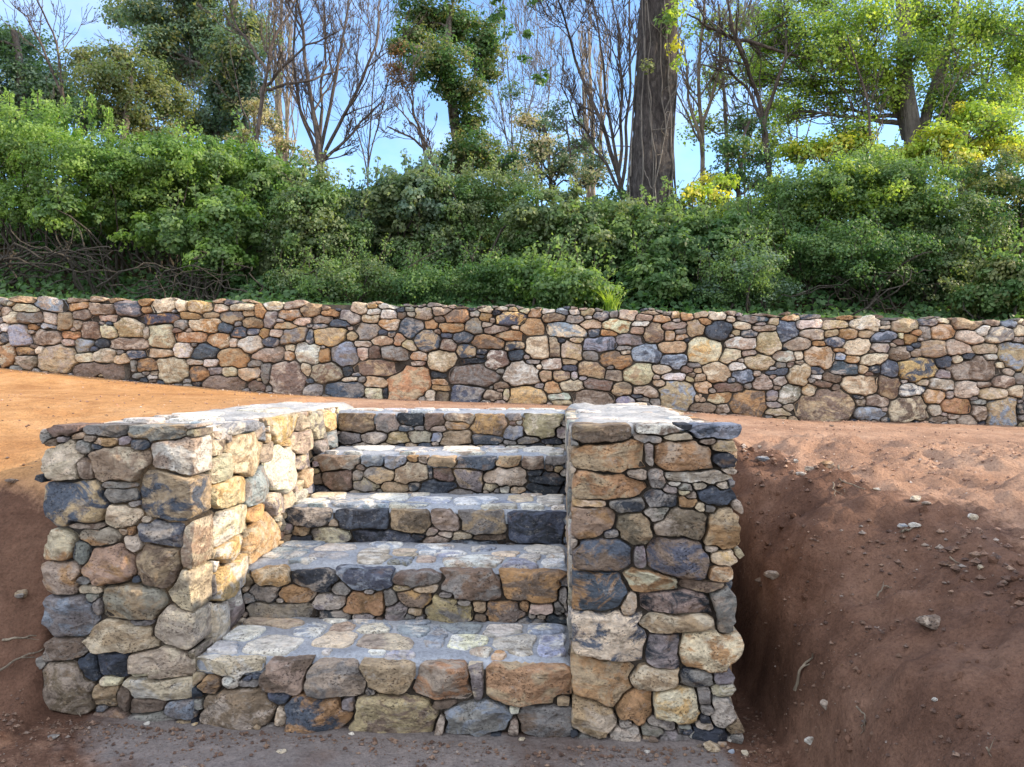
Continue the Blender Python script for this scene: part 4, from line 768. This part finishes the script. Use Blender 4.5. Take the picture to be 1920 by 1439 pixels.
limb_tree('yellow_leaved_tree', 'small tree with golden yellow leaves under the large green tree', 11.6, [(1560, 480), (1560, 330), (1580, 270)], .05, [(1540, 285, 50, 20), (1600, 275, 55, 22), (1660, 300, 50, 20), (1490, 290, 36, 14), (1720, 290, 50, 20)], 'lime', 36, dens=2.6, second=('yellow', .4), lsize=.08, cr=.2, bark=TWIG)
limb_tree('yellow_leaved_tree', 'yellow leaved sapling near the right edge beside the dark leaning trunk', 12, [(1840, 480), (1835, 330), (1840, 240)], .05, [(1820, 225, 55, 26), (1850, 275, 55, 24), (1905, 285, 44, 26), (1770, 265, 40, 26), (1780, 310, 40, 18)], 'lime', 37, dens=2.4, second=('yellow', .45), lsize=.08, cr=.2, bark=TWIG)
limb_tree('leaning_tree', 'thick dark leaning trunk behind the green tree near the right edge', 14.5, [(1840, 480), (1805, 290), (1785, 190), (1740, 90), (1700, -60)], .24, [(1880, 60, 60, 30), (1920, 140, 50, 30)], 'mid', 38, dens=1., lsize=.09)
limb_tree('young_tree', 'dark leafy young tree just right of the great grey trunk', 11.8, [(1380, 480), (1385, 350), (1400, 230)], .05, [(1395, 235, 42, 28), (1370, 285, 52, 30), (1420, 300, 44, 30), (1380, 335, 60, 26), (1440, 345, 44, 22)], 'deep', 39, dens=1.9, second=('dull', .45), lsize=.06, cr=.18, bark=TWIG)
limb_tree('yellow_sapling', 'low yellow green sapling at the right foot of the great grey trunk', 10.9, [(1320, 480), (1325, 380)], .03, [(1300, 365, 36, 18), (1350, 345, 42, 20), (1335, 375, 50, 16)], 'lime', 40, dens=2., second=('yellow', .4), lsize=.06, cr=.15, bark=TWIG)
limb_tree('dry_tree', 'pale cream leaved dry shrub tree between the evergreen and great trunk', 12.5, [(1040, 480), (1035, 330), (1020, 240)], .05, [(1010, 280, 42, 36), (1060, 315, 52, 30), (1105, 340, 42, 20), (985, 235, 22, 26), (1000, 330, 50, 22)], 'pale', 41, dens=1.25, second=('dull', .5), lsize=.06, cr=.18, bark=TWIG)
limb_tree('dry_tree', 'pale buff flowering bush at the foot of the bare fan tree', 12.5, [(510, 480), (510, 330)], .04, [(505, 235, 36, 28), (530, 275, 40, 24), (480, 205, 24, 24), (450, 262, 34, 22), (575, 300, 26, 18)], 'pale', 42, dens=1.4, second=('olive', .4), lsize=.06, cr=.18, bark=TWIG)
limb_tree('maple_sapling', 'small rust brown leaved sapling just left of the centre evergreen', 14.3, [(800, 480), (800, 300), (770, 180)], .035, [(742, 130, 22, 26), (772, 150, 30, 18), (745, 98, 26, 14)], 'rust', 43, dens=1.5, lsize=.055, cr=.16, bark=TWIG)
limb_tree('sparse_tree', 'sparse small leaved tree left of the great grey trunk', 12.6, [(1090, 480), (1080, 350), (1060, 230)], .035, [(1040, 200, 30, 16), (1060, 235, 40, 22), (960, 180, 36, 20), (1090, 270, 40, 20)], 'blue', 44, dens=.6, lsize=.06, cr=.16, bark=TWIG)

HAZED = bark_mat('hazed_twig_bark', (.15, .14, .15), (.23, .215, .225), (.34, .32, .32), 2)  # twig bark paled and greyed: distance haze put into the colour
limb_tree('sparse_tree', 'airy pale green tree filling the sky right of the great trunk', 16, [(1360, 480), (1365, 300), (1350, 60)], .06, [(1320, 235, 50, 34), (1345, 150, 56, 40), (1420, 120, 60, 44), (1400, 40, 70, 40), (1460, 200, 60, 44), (1330, 50, 40, 40), (1440, 270, 60, 30)], 'dull', 45, dens=.85, second=('lime', .45), lsize=.085, cr=.3, nleaf=24, bark=TWIG)
limb_tree('sparse_tree', 'hazy grey green tree behind the pale dry shrub tree', 17, [(1010, 480), (1005, 330), (1015, 230)], .06, [(990, 300, 60, 34), (1060, 290, 60, 40), (1120, 310, 50, 36), (1020, 240, 40, 26)], 'blue', 46, dens=.9, second=('pale', .3), lsize=.085, cr=.3, nleaf=24, bark=TWIG)
limb_tree('sparse_tree', 'thin hazy tree high between the olive tree and the bare fan tree', 17, [(470, 480), (480, 300), (470, 60)], .06, [(460, 150, 60, 40), (500, 70, 40, 40), (430, 200, 60, 40), (340, 150, 60, 40)], 'blue', 47, dens=.8, second=('olive', .3), lsize=.085, cr=.3, nleaf=24, bark=TWIG)
def bare_tree(name, label, Y, stems, r0, seed, bark=TWIG, lv=3, spread=.42, nsub=7, tip=.0045, up=.35, group='bare trees behind the shrubs', base=None):
    """stems: list of px paths from the ground up; each bears upswept branches and twigs"""
    rs = np.random.RandomState(seed); first = onY(*stems[0][0], Y)
    root = empty(name, ground_pt(first[0], Y), label, 'bare tree', group)
    tr = MB(); br = MB()
    def grow(P, r, L, lev):
        n = len(P); tube(tr if lev == 0 else br, P, np.linspace(r, max(r * .3, tip), n), 7 if lev == 0 else (5 if lev == 1 else 3))
        if lev >= lv: return
        T = np.linalg.norm(P[-1] - P[0])
        for k in range(int(nsub * (1.2 if lev == 0 else .8))):
            t = rs.uniform(.22 if lev == 0 else .15, .97); j = min(int(t * (n - 1)), n - 2); d = P[j + 1] - P[j]; d /= np.linalg.norm(d) + 1e-9
            s_ = rs.normal(size=3); s_ -= d * s_.dot(d); s_ /= np.linalg.norm(s_) + 1e-9
            dd = d * (1 - spread * .4) + s_ * spread * rs.uniform(.7, 1.6); dd[2] += up * .3; dd /= np.linalg.norm(dd)
            l_ = T * rs.uniform(.28, .5) * (1.15 - .5 * t); m_ = P[j] + dd * l_ * .5 + s_ * l_ * .05; e = P[j] + dd * l_ * .95 + np.array([0, 0, up * l_ * .35]) + rs.normal(size=3) * .05 * l_
            Q = smooth_path([P[j], m_, e], 9 if lev < 2 else 6, l_ * .07, rs.randint(9999)); rr = r * (1 - .7 * t) * rs.uniform(.35, .6)
            grow(Q, max(rr, tip), l_, lev + 1)
    for k, sp in enumerate(stems):
        W = [onY(a, b_, Y + rs.uniform(-.3, .3) * i) for i, (a, b_) in enumerate(sp)]
        if sp[0][1] > 400: W[0][2] = H1(W[0][0], Y) - .1
        if k == 0: P0 = smooth_path(W, 22, .07, seed * 7)
        elif W[0][2] > P0[0][2] + .3:      # branch off the main stem, lower down
            j = int(np.argmin(np.linalg.norm(P0 - W[0], axis=1) + 2 * np.maximum(0, P0[:, 2] - W[0][2] + .25)))
            if np.linalg.norm(P0[j] - W[0]) < 1.6: W = [P0[j]] + W
        grow(P0 if k == 0 else smooth_path(W, 22, .07, seed * 7 + k), r0 * (1 if k == 0 else .7), 1, 0)
    tr.build('trunk', bark, root); br.build('branch', bark, root); return root
B_ = bare_tree
B_('bare_tree', 'dark bare many stemmed tree fanning up left of the open sky', 12.5, [[(598, 480), (600, 300), (585, 180), (560, 20), (555, -80)], [(600, 300), (625, 160), (650, 20), (660, -60)], [(600, 305), (655, 200), (700, 90), (715, -20)], [(598, 300), (560, 190), (545, 60), (560, -60)], [(602, 310), (670, 240), (720, 180)], [(596, 290), (605, 150), (612, -40)]], .05, 51, lv=3, nsub=7)
B_('bare_tree', 'dark bare tree whose long limbs cross the sky right of the tall sparse tree', 12.2, [[(470, 480), (480, 260), (500, 110), (560, -20)], [(490, 165), (560, 95), (640, 60)], [(485, 110), (440, 40), (420, -40)], [(488, 170), (590, 150), (650, 120)]], .045, 52, nsub=6)
B_('bare_tree', 'slender bare tree leaning left beside the evergreen at top centre', 12.9, [[(830, 480), (820, 315), (780, 265), (725, 235)], [(800, 290), (775, 210), (770, 130)], [(815, 300), (790, 250), (735, 190)]], .04, 53, nsub=6)
B_('bare_tree', 'bare tree fanning many fine upright branches left of the great trunk', 12.3, [[(1172, 480), (1165, 350), (1130, 230), (1075, 110), (1050, 0)], [(1160, 330), (1140, 180), (1110, 0), (1100, -60)], [(1165, 300), (1165, 150), (1150, -40)], [(1160, 350), (1100, 250), (1045, 160)], [(1170, 330), (1180, 160), (1180, -60)]], .042, 54, nsub=8)
B_('bare_tree', 'bare pale tree with crooked branches just right of the great trunk', 12.8, [[(1318, 480), (1316, 330), (1312, 180), (1322, -40)], [(1314, 260), (1290, 190), (1285, 80)], [(1316, 240), (1345, 130), (1350, 0)]], .05, 55, PALE, nsub=7)
B_('bare_tree', 'crooked bare tree with a long level limb reaching toward the green tree', 12.4, [[(1450, 480), (1440, 300), (1420, 170), (1375, 60), (1350, -60)], [(1430, 230), (1470, 120), (1480, -20)], [(1384, 74), (1345, 58), (1290, 28)], [(1380, 70), (1420, 85), (1520, 110), (1550, 132)], [(1440, 250), (1390, 150), (1320, 120)]], .05, 56, nsub=7)
B_('bare_tree', 'thin bare saplings threading the yellow leaves on the right', 11.8, [[(1650, 480), (1640, 300), (1625, 180), (1590, 60)], [(1645, 300), (1600, 210), (1560, 130)], [(1740, 330), (1760, 220), (1800, 130)]], .03, 57, nsub=5)
B_('bare_tree', 'bare sapling at the far upper left corner against the sky', 13.5, [[(130, 480), (130, 250), (100, 60), (60, -20)], [(125, 200), (60, 40), (20, 0)]], .04, 58, nsub=6)
for q_, (a, lean, lab) in enumerate([(365, 20, 'thin grey bare tree rising through the tall sparse tree at upper left'), (300, -20, 'fine bare tree between the olive tree and the tall sparse tree'), (455, 25, 'fine twiggy bare tree at the right side of the tall sparse tree'), (690, 20, 'faint bare tree in the open sky just right of the bare fan tree'), (965, -25, 'fine bare tree in the sky between the evergreen and the pale dry tree'),
        (1015, 30, 'wispy bare tree rising behind the pale dry shrub tree'), (1395, 25, 'fine bare tree behind the dark leafy young tree'), (1500, -20, 'thin bare tree at the left fringe of the green tree'), (1610, 25, 'thin bare tree tangled in the middle of the green tree crown'), (1880, -30, 'bare tree behind the yellow leaves at the right edge')]):
    B_('bare_tree', lab, 15.5 + (q_ % 3), [[(a, 480), (a, 300), (a + lean * .5, 150), (a + lean, -30)], [(a, 330), (a - 30, 190), (a - 50, 20)], [(a, 300), (a + 35, 170), (a + 50, 10)]], .024, 70 + q_, HAZED, nsub=7, tip=.005, spread=.5)
B_('poplar', 'far pale upright poplar seen between the bare fan tree limbs', 22, [[(528, 480), (528, 300), (526, 100), (530, -20)], [(520, 320), (516, 160), (514, 20)], [(536, 320), (540, 160), (540, 40)]], .10, 59, PALE, lv=2, spread=.13, nsub=7, up=.9, tip=.008, group='far poplars')
B_('poplar', 'far buff upright poplar left of the great trunk', 22, [[(1112, 480), (1112, 300), (1110, 150), (1104, 60)], [(1098, 330), (1096, 200), (1090, 110)], [(1124, 330), (1128, 200), (1126, 90)]], .10, 60, PALE, lv=2, spread=.13, nsub=7, up=.9, tip=.008, group='far poplars')
def shade_tree():
    root = empty('broadleaf_tree', (9.5, 3.0, .75), 'tall leafy tree standing out of view beyond the right side of the bank', 'tree'); rs = np.random.RandomState(8); m = MB(); lv = MB()
    tube(m, smooth_path([(9.5, 3.0, .6), (9.45, 3.0, 3), (9.5, 2.9, 6)], 12, .05), np.linspace(.2, .08, 12), 9)
    for c, r in (((9.3, 2.5, 4.0), (1, 1.1, .9)), ((9.6, 3.4, 4.1), (1, .8, .8)), ((9.3, 2.6, 5.1), (1.1, 1.3, .8)), ((9.6, 1.3, 4.6), (1, 1., 1.)), ((9.4, 3.4, 4.8), (.9, .6, .6)), ((9.4, 1.2, 3.6), (.9, 1., .8)), ((9.4, 2.2, 5.9), (.9, 1., .6))):
        tube(m, smooth_path([(9.48, 3.0, 2.6), c], 8, .1), np.linspace(.07, .02, 8), 6); blob_leaves(lv, c, r, rs, 'mid', 56, 60, .11, .34, shell=.3)
    m.build('trunk', BARK, root); lv.build('crown', LEAF, root)
shade_tree()
# the great trunk
def great_trunk():
    Y = 11.3; rs = np.random.RandomState(4); root = empty('large_tree', ground_pt(onY(1218, 480, Y)[0], Y), 'great grey trunk furrowed and wound with bare vines rising past the top', 'tree')
    cen = smooth_path([onY(1218, 520, Y), onY(1219, 370, Y), onY(1222, 250, Y), onY(1230, 120, Y), onY(1236, 0, Y), onY(1246, -260, Y)], 90)
    cen[0][2] = H1(cen[0][0], Y) - .2; sides = 56; ph = np.arange(sides) * 2 * math.pi / sides
    z = cen[:, 2]; rad = np.interp(z, [z[0], z[0] + .5, z[0] + 1.6, z[-1]], [.43, .355, .305, .25])
    zz = z[:, None] + 0 * ph; c_, s_ = np.cos(ph)[None, :] + 0 * zz, np.sin(ph)[None, :] + 0 * zz
    nz = fbm(np.stack([c_ * 3, s_ * 3, zz * 1.2], -1), 3, 5) * .035 + np.abs(fbm(np.stack([c_ * 8, s_ * 8, zz * 3.2], -1), 3, 15)) * .045
    lobe = .05 * np.cos(3 * ph + .7)[None, :] - .07 * np.exp(-((ph - math.pi * 1.52) / .16) ** 2)[None, :]
    r = rad[:, None] * (1 + lobe) + nz - .03
    v = np.stack([cen[:, 0:1] + r * c_, cen[:, 1:2] + r * s_, zz], -1)
    i = np.arange(89)[:, None] * sides; k = np.arange(sides)[None, :]; k2 = (k + 1) % sides
    m = MB(); m.add(v.reshape(-1, 3), np.stack([i + k, i + k2, i + sides + k2, i + sides + k], -1).reshape(-1, 4)); m.build('trunk', bark_mat('furrowed_bark', (.03, .027, .028), (.075, .066, .066), (.15, .135, .13), 1.3, 2.6), root)
    vm = MB(); lf = MB()
    for q_ in range(13):
        a0 = rs.uniform(math.pi, 2 * math.pi); tw = rs.uniform(-2.2, 2.2); t0 = rs.randint(0, 30); t1 = rs.randint(50, 90); j = np.arange(t0, t1)
        a = a0 + tw * np.linspace(0, 1, len(j)) + .25 * fbm(np.stack([j * .12, j * 0 + q_, j * 0.], -1), 2, 3)
        rr = rad[j] * (1 + .05 * np.cos(3 * a + .7)) + .008; P = np.stack([cen[j, 0] + rr * np.cos(a), cen[j, 1] + rr * np.sin(a), cen[j, 2]], 1)
        tube(vm, P, np.linspace(.013, .006, len(j)) * rs.uniform(.5, 1.2), 5)
        for u in range(3):
            s0 = P[rs.randint(5, len(P) - 2)]; d = rs.normal(size=3) * .25; d[1] = -abs(d[1]); e = s0 + d + np.array([0, 0, rs.uniform(-.1, .5)]); tube(vm, smooth_path([s0, (s0 + e) / 2 + rs.normal(size=3) * .05, e], 7, .03), np.linspace(.009, .004, 7), 4)
    for (a, b_, r_, kk, nn) in ((1268, 85, 14, 'yellow', 5), (1262, 25, 22, 'lime', 8), (1215, 130, 10, 'olive', 3), (1250, 50, 20, 'mid', 5), (1275, 10, 20, 'lime', 6), (1270, 120, 12, 'lime', 4)):
        blob_leaves(lf, onY(a, b_, Y - .42), np.array([r_, r_, r_]) * Y / F, rs, kk, nn, 14, .055, .09)
    # thin twig hanging from a limb above the frame
    for (a, b_) in ((935, 25), (960, 65), (985, 68), (975, 108), (1010, 155), (1000, 5), (925, 5), (1025, 145), (945, 30)):
        e = onY(a, b_, Y - 2.5); s0 = onY(a - 25, -90, Y - 2.5); tube(vm, smooth_path([s0, (s0 + e) / 2 + [.05, 0, .1], e], 12, .05, a), np.linspace(.006, .003, 12), 4)
        blob_leaves(lf, e, np.array([.09, .09, .06]), rs, 'deep', 3, 5, .07, .06)
    s0 = cen[78]; tube(vm, smooth_path([s0, onY(1120, -130, Y - 1), onY(900, -92, Y - 2.5)], 20, .1), np.linspace(.07, .02, 20), 7)
    vm.build('vine', bark_mat('vine_bark', (.13, .115, .105), (.22, .20, .185), (.34, .31, .29), 2), root); lf.build('foliage', LEAF, root)
great_trunk()
# ------------------------------------------------------------------ loose things on the soil
def rock(px, py, w_px, label, col, seed, hk=.6, group=None, t0=1.2, name='loose_stone'):
    p = ghit(px, py, t0); d = np.linalg.norm(p - CAM); r = w_px * .5 * d / F * 1.0; rs = np.random.RandomState(seed)
    nu, nv = 16, 10; th = np.linspace(0, math.pi, nv); ph = np.arange(nu) * 2 * math.pi / nu
    T, Pp = np.meshgrid(th, ph, indexing='ij'); D = np.stack([np.sin(T) * np.cos(Pp), np.sin(T) * np.sin(Pp), np.cos(T)], -1)
    rad = 1 + .22 * vn(D * 1.6 + seed, 2)
    for _ in range(11):
        n_ = rs.normal(size=3); n_ /= np.linalg.norm(n_); h0 = rs.uniform(.5, .82); dt = D @ n_; rad = np.where(dt > 1e-3, np.minimum(rad, h0 / np.maximum(dt, 1e-3)), rad)
    rad = rad * (1 + .05 * vn(D * 5 + seed, 3))
    a = rs.uniform(0, 3.14); v = D * rad[..., None] * np.array([r, r * rs.uniform(.6, .9), r * hk]); ca_, sa_ = math.cos(rs.uniform(-.5, .5)), math.sin(rs.uniform(-.5, .5))
    v = v @ np.array([[ca_, sa_, 0], [-sa_, ca_, 0], [0, 0, 1]]) + p + [0, 0, r * hk * .35]
    i = np.arange(nv - 1)[:, None] * nu; k = np.arange(nu)[None, :]; k2 = (k + 1) % nu
    m = MB(); c = np.array(PAL[col[0]]); c2 = np.array(PAL[col[-1]])
    m.add(v.reshape(-1, 3), np.stack([i + k, i + nu + k, i + nu + k2, i + k2], -1).reshape(-1, 4), ca=c, cb=c2 * .85, off=rs.uniform(-9, 9, 3))
    tag(m.build(name, STONE, smooth=False), label, 'stone', group); return p
G = 'loose stones lying on the soil'
for k, (px, py, w_, col, hk, lab) in enumerate([
    (1305, 1385, 30, 'w', .8, 'blocky off white stone just in front of the right hand pier'),
    (1335, 1404, 34, 'c/t', .5, 'long buff stone chip right of the blocky white stone'),
    (1367, 1390, 14, 'w', .7, 'round white pebble beside the fallen root at the pier corner'),
    (1370, 1412, 14, 'B', .6, 'bluish white pebble lowest in the heap by the pier corner'),
    (1397, 1418, 18, 'c', .8, 'small pale knobbly stone at the mouth of the trench'),
    (1188, 1379, 14, 'B/w', .6, 'tiny bluish white chip in front of the orange pier stone'),
    (1214, 1411, 12, 'w', .4, 'tiny flat white chip on the red soil near the bottom edge'),
    (1226, 1392, 20, 'n', .7, 'dull brown clod like stone before the right hand pier'),
    (1248, 1385, 12, 'p', .6, 'small pinkish pebble left of the blocky white stone'),
    (1355, 1398, 18, 'o/p', .6, 'rounded orange brown pebble within the heap by the pier corner'),
    (1311, 1402, 13, 'n/p', .6, 'small brown pebble below the blocky white stone'),
    (1520, 1397, 24, 'w/p', .8, 'upright whitish stone chip low on the dark bank'),
    (1548, 1335, 20, 'p/w', .9, 'pale crumbly stone on the bank above the whitish chip'),
    (1742, 1172, 50, 'p/n', .5, 'largest loose brown stone half sunk in the middle of the dark bank'),
    (1432, 865, 32, 'g/B', .5, 'grey triangular stone at the top of the trench beside the pier'),
    (1424, 842, 13, 'p', .7, 'small pink pebble above the grey triangular stone'),
    (1500, 892, 22, 'p/w', .5, 'pale stone left of the rootlet on the crest of the bank'),
    (1520, 882, 22, 'c/p', .6, 'cream stone nearer the rootlet on the crest of the bank'),
    (1550, 876, 32, 'p/o', .5, 'pinkish broad stone on the crest just above the rootlet'),
    (1492, 868, 14, 'w', .7, 'small white pebble highest on the crest of the bank'),
    (1645, 920, 15, 'w/c', .6, 'small whitish stone on the tan crest right of the rootlet'),
    (1716, 938, 26, 'c/w', .5, 'pale stone on the crest midway to the right edge'),
    (1735, 948, 18, 'p', .5, 'pinkish stone touching the pale stone midway along the crest'),
    (1692, 990, 20, 'B/w', .5, 'round bluish stone in the small pocket of debris below the crest'),
    (1718, 990, 22, 'w', .5, 'white flake in the small pocket of debris below the crest'),
    (1822, 976, 20, 'w/c', .7, 'whitish lump on the tan soil nearest the right edge'),
    (1838, 1066, 16, 'o/c', .6, 'orange tan pebble on the sunlit stripe of the bank'),
    (1448, 1082, 32, 'p/t', .6, 'pale pinkish stone lying deep inside the trench'),
    (1425, 1095, 22, 'n/t', .6, 'dull stone deep in the trench left of the pinkish one'),
    (1752, 1320, 12, 'w', .6, 'single white fleck of stone on the lower dark bank'),
    (1560, 800, 12, 'n', .4, 'small dark stone on the flat path beyond the crest'),
    (100, 1386, 20, 'g/w', .4, 'flat pale grey chip on the ground at the lower left'),
    (275, 1358, 14, 'w', .4, 'small white mortar crumb before the left hand wall'),
    (365, 1362, 13, 'y/c', .5, 'yellowish pebble on the ground left of the lowest step'),
    (480, 1366, 24, 'o/t', .5, 'orange tan pebble at the foot of the big brown step stone'),
    (527, 1412, 18, 'B/c', .3, 'pale green grey chip flat on the soil before the lowest step'),
    (658, 1378, 12, 'w', .5, 'tiny white pebble below the rusty stone of the lowest step'),
    (978, 1388, 15, 'c', .5, 'cream pebble before the grey stones of the lowest step'),
    (40, 1122, 26, 'g/t', .7, 'pale stone lodged in the dark bank left of the stairs'),
    (22, 905, 22, 'p/n', .4, 'brown stone at the brink of the bank left of the stairs')]):
    rock(px, py, w_, lab, col, 100 + k, hk, G, t0=2.2 if px < 60 else 1.2)
def twig(pts, label, r, seed, col=PALE, name='dry_root', t0=1.2, lift=.012):
    P = []
    for j, (a, b_) in enumerate(pts): p = ghit(a, b_, t0); p[2] += lift + (.015 if 0 < j < len(pts) - 1 else 0); P.append(p)
    m = MB(); Q = smooth_path(P, 16, .012, seed); tube(m, Q, np.linspace(r, r * .4, 16), 6)
    rs = np.random.RandomState(seed); s0 = Q[9]; e = s0 + (Q[-1] - Q[0]) * .25 + rs.normal(size=3) * .02; tube(m, smooth_path([s0, e], 5), np.linspace(r * .5, r * .2, 5), 5)
    tag(m.build(name, col), label, 'root', 'dry roots and twigs on the soil')
twig([(1490, 1312), (1502, 1270), (1528, 1235)], 'curved pale root lying on the dark bank beside the trench', .007, 1)
twig([(1572, 878), (1576, 912), (1600, 920), (1622, 926)], 'forked pale rootlet sticking out at the crest of the bank', .006, 2)
twig([(1562, 912), (1566, 940)], 'short upright rootlet below the forked one at the crest', .004, 3)
twig([(1606, 1332), (1622, 1362), (1612, 1395)], 'thin bent twig low on the dark bank', .003, 4)
twig([(1850, 1412), (1860, 1436)], 'short twig at the bottom right of the dark bank', .003, 5)
twig([(1645, 1125), (1655, 1112), (1672, 1110)], 'small curved twig on the middle of the dark bank', .004, 6)
twig([(1345, 1355), (1362, 1372), (1374, 1390)], 'brown root leaning from the base of the right hand pier', .008, 7, STEM)
twig([(1690, 1006), (1712, 1003)], 'pale splinter in the pocket of debris below the crest', .006, 8)
twig([(1780, 1052), (1800, 1062)], 'pale splinter lying beside the sunlit stripe of the bank', .004, 9)
twig([(-20, 1290), (40, 1258), (82, 1242)], 'long pale stick leaning against the left corner of the stairs', .006, 10, t0=2.2, lift=.03)
twig([(5, 1215), (68, 1207)], 'flat pale stick lying above the long stick at the far left', .006, 11, t0=2.2)
twig([(128, 1322), (155, 1348)], 'short pale twig on the soil below the left hand wall', .004, 12)

def crumbs():
    rs = np.random.RandomState(11); N = 34000
    x = np.concatenate([rs.uniform(.72, 3.6, N // 2), rs.uniform(-4.6, 3.6, N // 4), rs.uniform(-2.3, 1.2, N // 4), rs.uniform(-5.5, 4.2, 3000), rs.uniform(-2.2, .8, 2500)])
    y = np.concatenate([rs.uniform(1.5, 5.2, N // 2), rs.uniform(1.5, 7.3, N // 4), rs.uniform(2.1, 2.99, N // 4), 7.46 - np.abs(rs.normal(0, .13, 3000)), 2.95 - np.abs(rs.normal(0, .07, 2500))])
    ok = ~((x > SX0 - .03) & (x < SX1 + .03) & (y > 2.94) & (y < 5.48)); dn = fbm(np.stack([x * 2.2, y * 2.2, x * 0], -1), 3, 61)
    ok &= dn + rs.uniform(-.5, .5, len(x)) > -.05; x = x[ok]; y = y[ok]; n = len(x); z = H(x, y)
    cz = np.exp(-((x - np.interp(y, [1.5, 2.8, 3.7, 4.3, 4.9], [1.75, 1.7, 1.5, 1.2, .9])) / .22) ** 2) * (x > .7); r = .0024 + (.012 + .014 * cz) * rs.uniform(0, 1, n) ** (7 - 2.5 * cz)
    base = np.array([(1, 0, 0), (-1, 0, 0), (0, 1, 0), (0, -1, 0), (0, 0, 1), (0, 0, -1)], float)
    v = base[None] * rs.uniform(.6, 1.2, (n, 6, 1)) * r[:, None, None]; a = rs.uniform(0, 6.28, n); c, s = np.cos(a)[:, None], np.sin(a)[:, None]
    v = np.stack([v[..., 0] * c - v[..., 1] * s, v[..., 0] * s + v[..., 1] * c, v[..., 2] * .7], -1) + np.stack([x, y, z + r * .3], -1)[:, None, :]
    f = np.array([(0, 2, 4), (2, 1, 4), (1, 3, 4), (3, 0, 4), (2, 0, 5), (1, 2, 5), (3, 1, 5), (0, 3, 5)]); t = (f[None] + (np.arange(n) * 6)[:, None, None]).reshape(-1, 3)
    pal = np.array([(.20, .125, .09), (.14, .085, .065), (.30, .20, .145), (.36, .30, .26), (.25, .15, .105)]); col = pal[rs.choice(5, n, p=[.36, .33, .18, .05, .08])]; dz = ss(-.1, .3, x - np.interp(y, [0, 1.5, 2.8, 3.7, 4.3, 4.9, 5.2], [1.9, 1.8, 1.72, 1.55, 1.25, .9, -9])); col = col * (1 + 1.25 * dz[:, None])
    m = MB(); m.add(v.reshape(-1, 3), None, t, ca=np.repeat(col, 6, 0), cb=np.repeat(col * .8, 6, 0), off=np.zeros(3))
    m.build('soil_crumbs', STONE, smooth=False)['kind'] = 'stuff'
crumbs()
def clods():
    rs = np.random.RandomState(12); N = 5200; x = rs.uniform(.74, 3.4, N); y = rs.uniform(1.5, 4.9, N)
    k = fbm(np.stack([x * 1.8, y * 1.8, x * 0], -1), 3, 66); cr_ = np.interp(y, [1.5, 2.8, 3.7, 4.3, 4.9], [1.75, 1.7, 1.5, 1.2, .9])
    ok = (k + rs.uniform(-.4, .4, N) > .08) & (x < cr_ + .25); x = x[ok]; y = y[ok]; n = len(x); z = H(x, y); r = .004 + .020 * rs.uniform(0, 1, n) ** 6
    g = (1 + 5 ** .5) / 2; b0 = np.array([(-1, g, 0), (1, g, 0), (-1, -g, 0), (1, -g, 0), (0, -1, g), (0, 1, g), (0, -1, -g), (0, 1, -g), (g, 0, -1), (g, 0, 1), (-g, 0, -1), (-g, 0, 1)]) / 1.9
    f = np.array([(0,11,5),(0,5,1),(0,1,7),(0,7,10),(0,10,11),(1,5,9),(5,11,4),(11,10,2),(10,7,6),(7,1,8),(3,9,4),(3,4,2),(3,2,6),(3,6,8),(3,8,9),(4,9,5),(2,4,11),(6,2,10),(8,6,7),(9,8,1)])
    v = b0[None] * rs.uniform(.6, 1.25, (n, 12, 1)) * r[:, None, None] * rs.uniform(.7, 1.3, (n, 1, 3)) + np.stack([x, y, z + r * .1], -1)[:, None, :]
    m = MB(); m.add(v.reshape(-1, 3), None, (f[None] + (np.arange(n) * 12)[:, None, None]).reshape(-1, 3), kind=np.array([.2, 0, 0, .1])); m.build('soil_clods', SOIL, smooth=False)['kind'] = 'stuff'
clods()
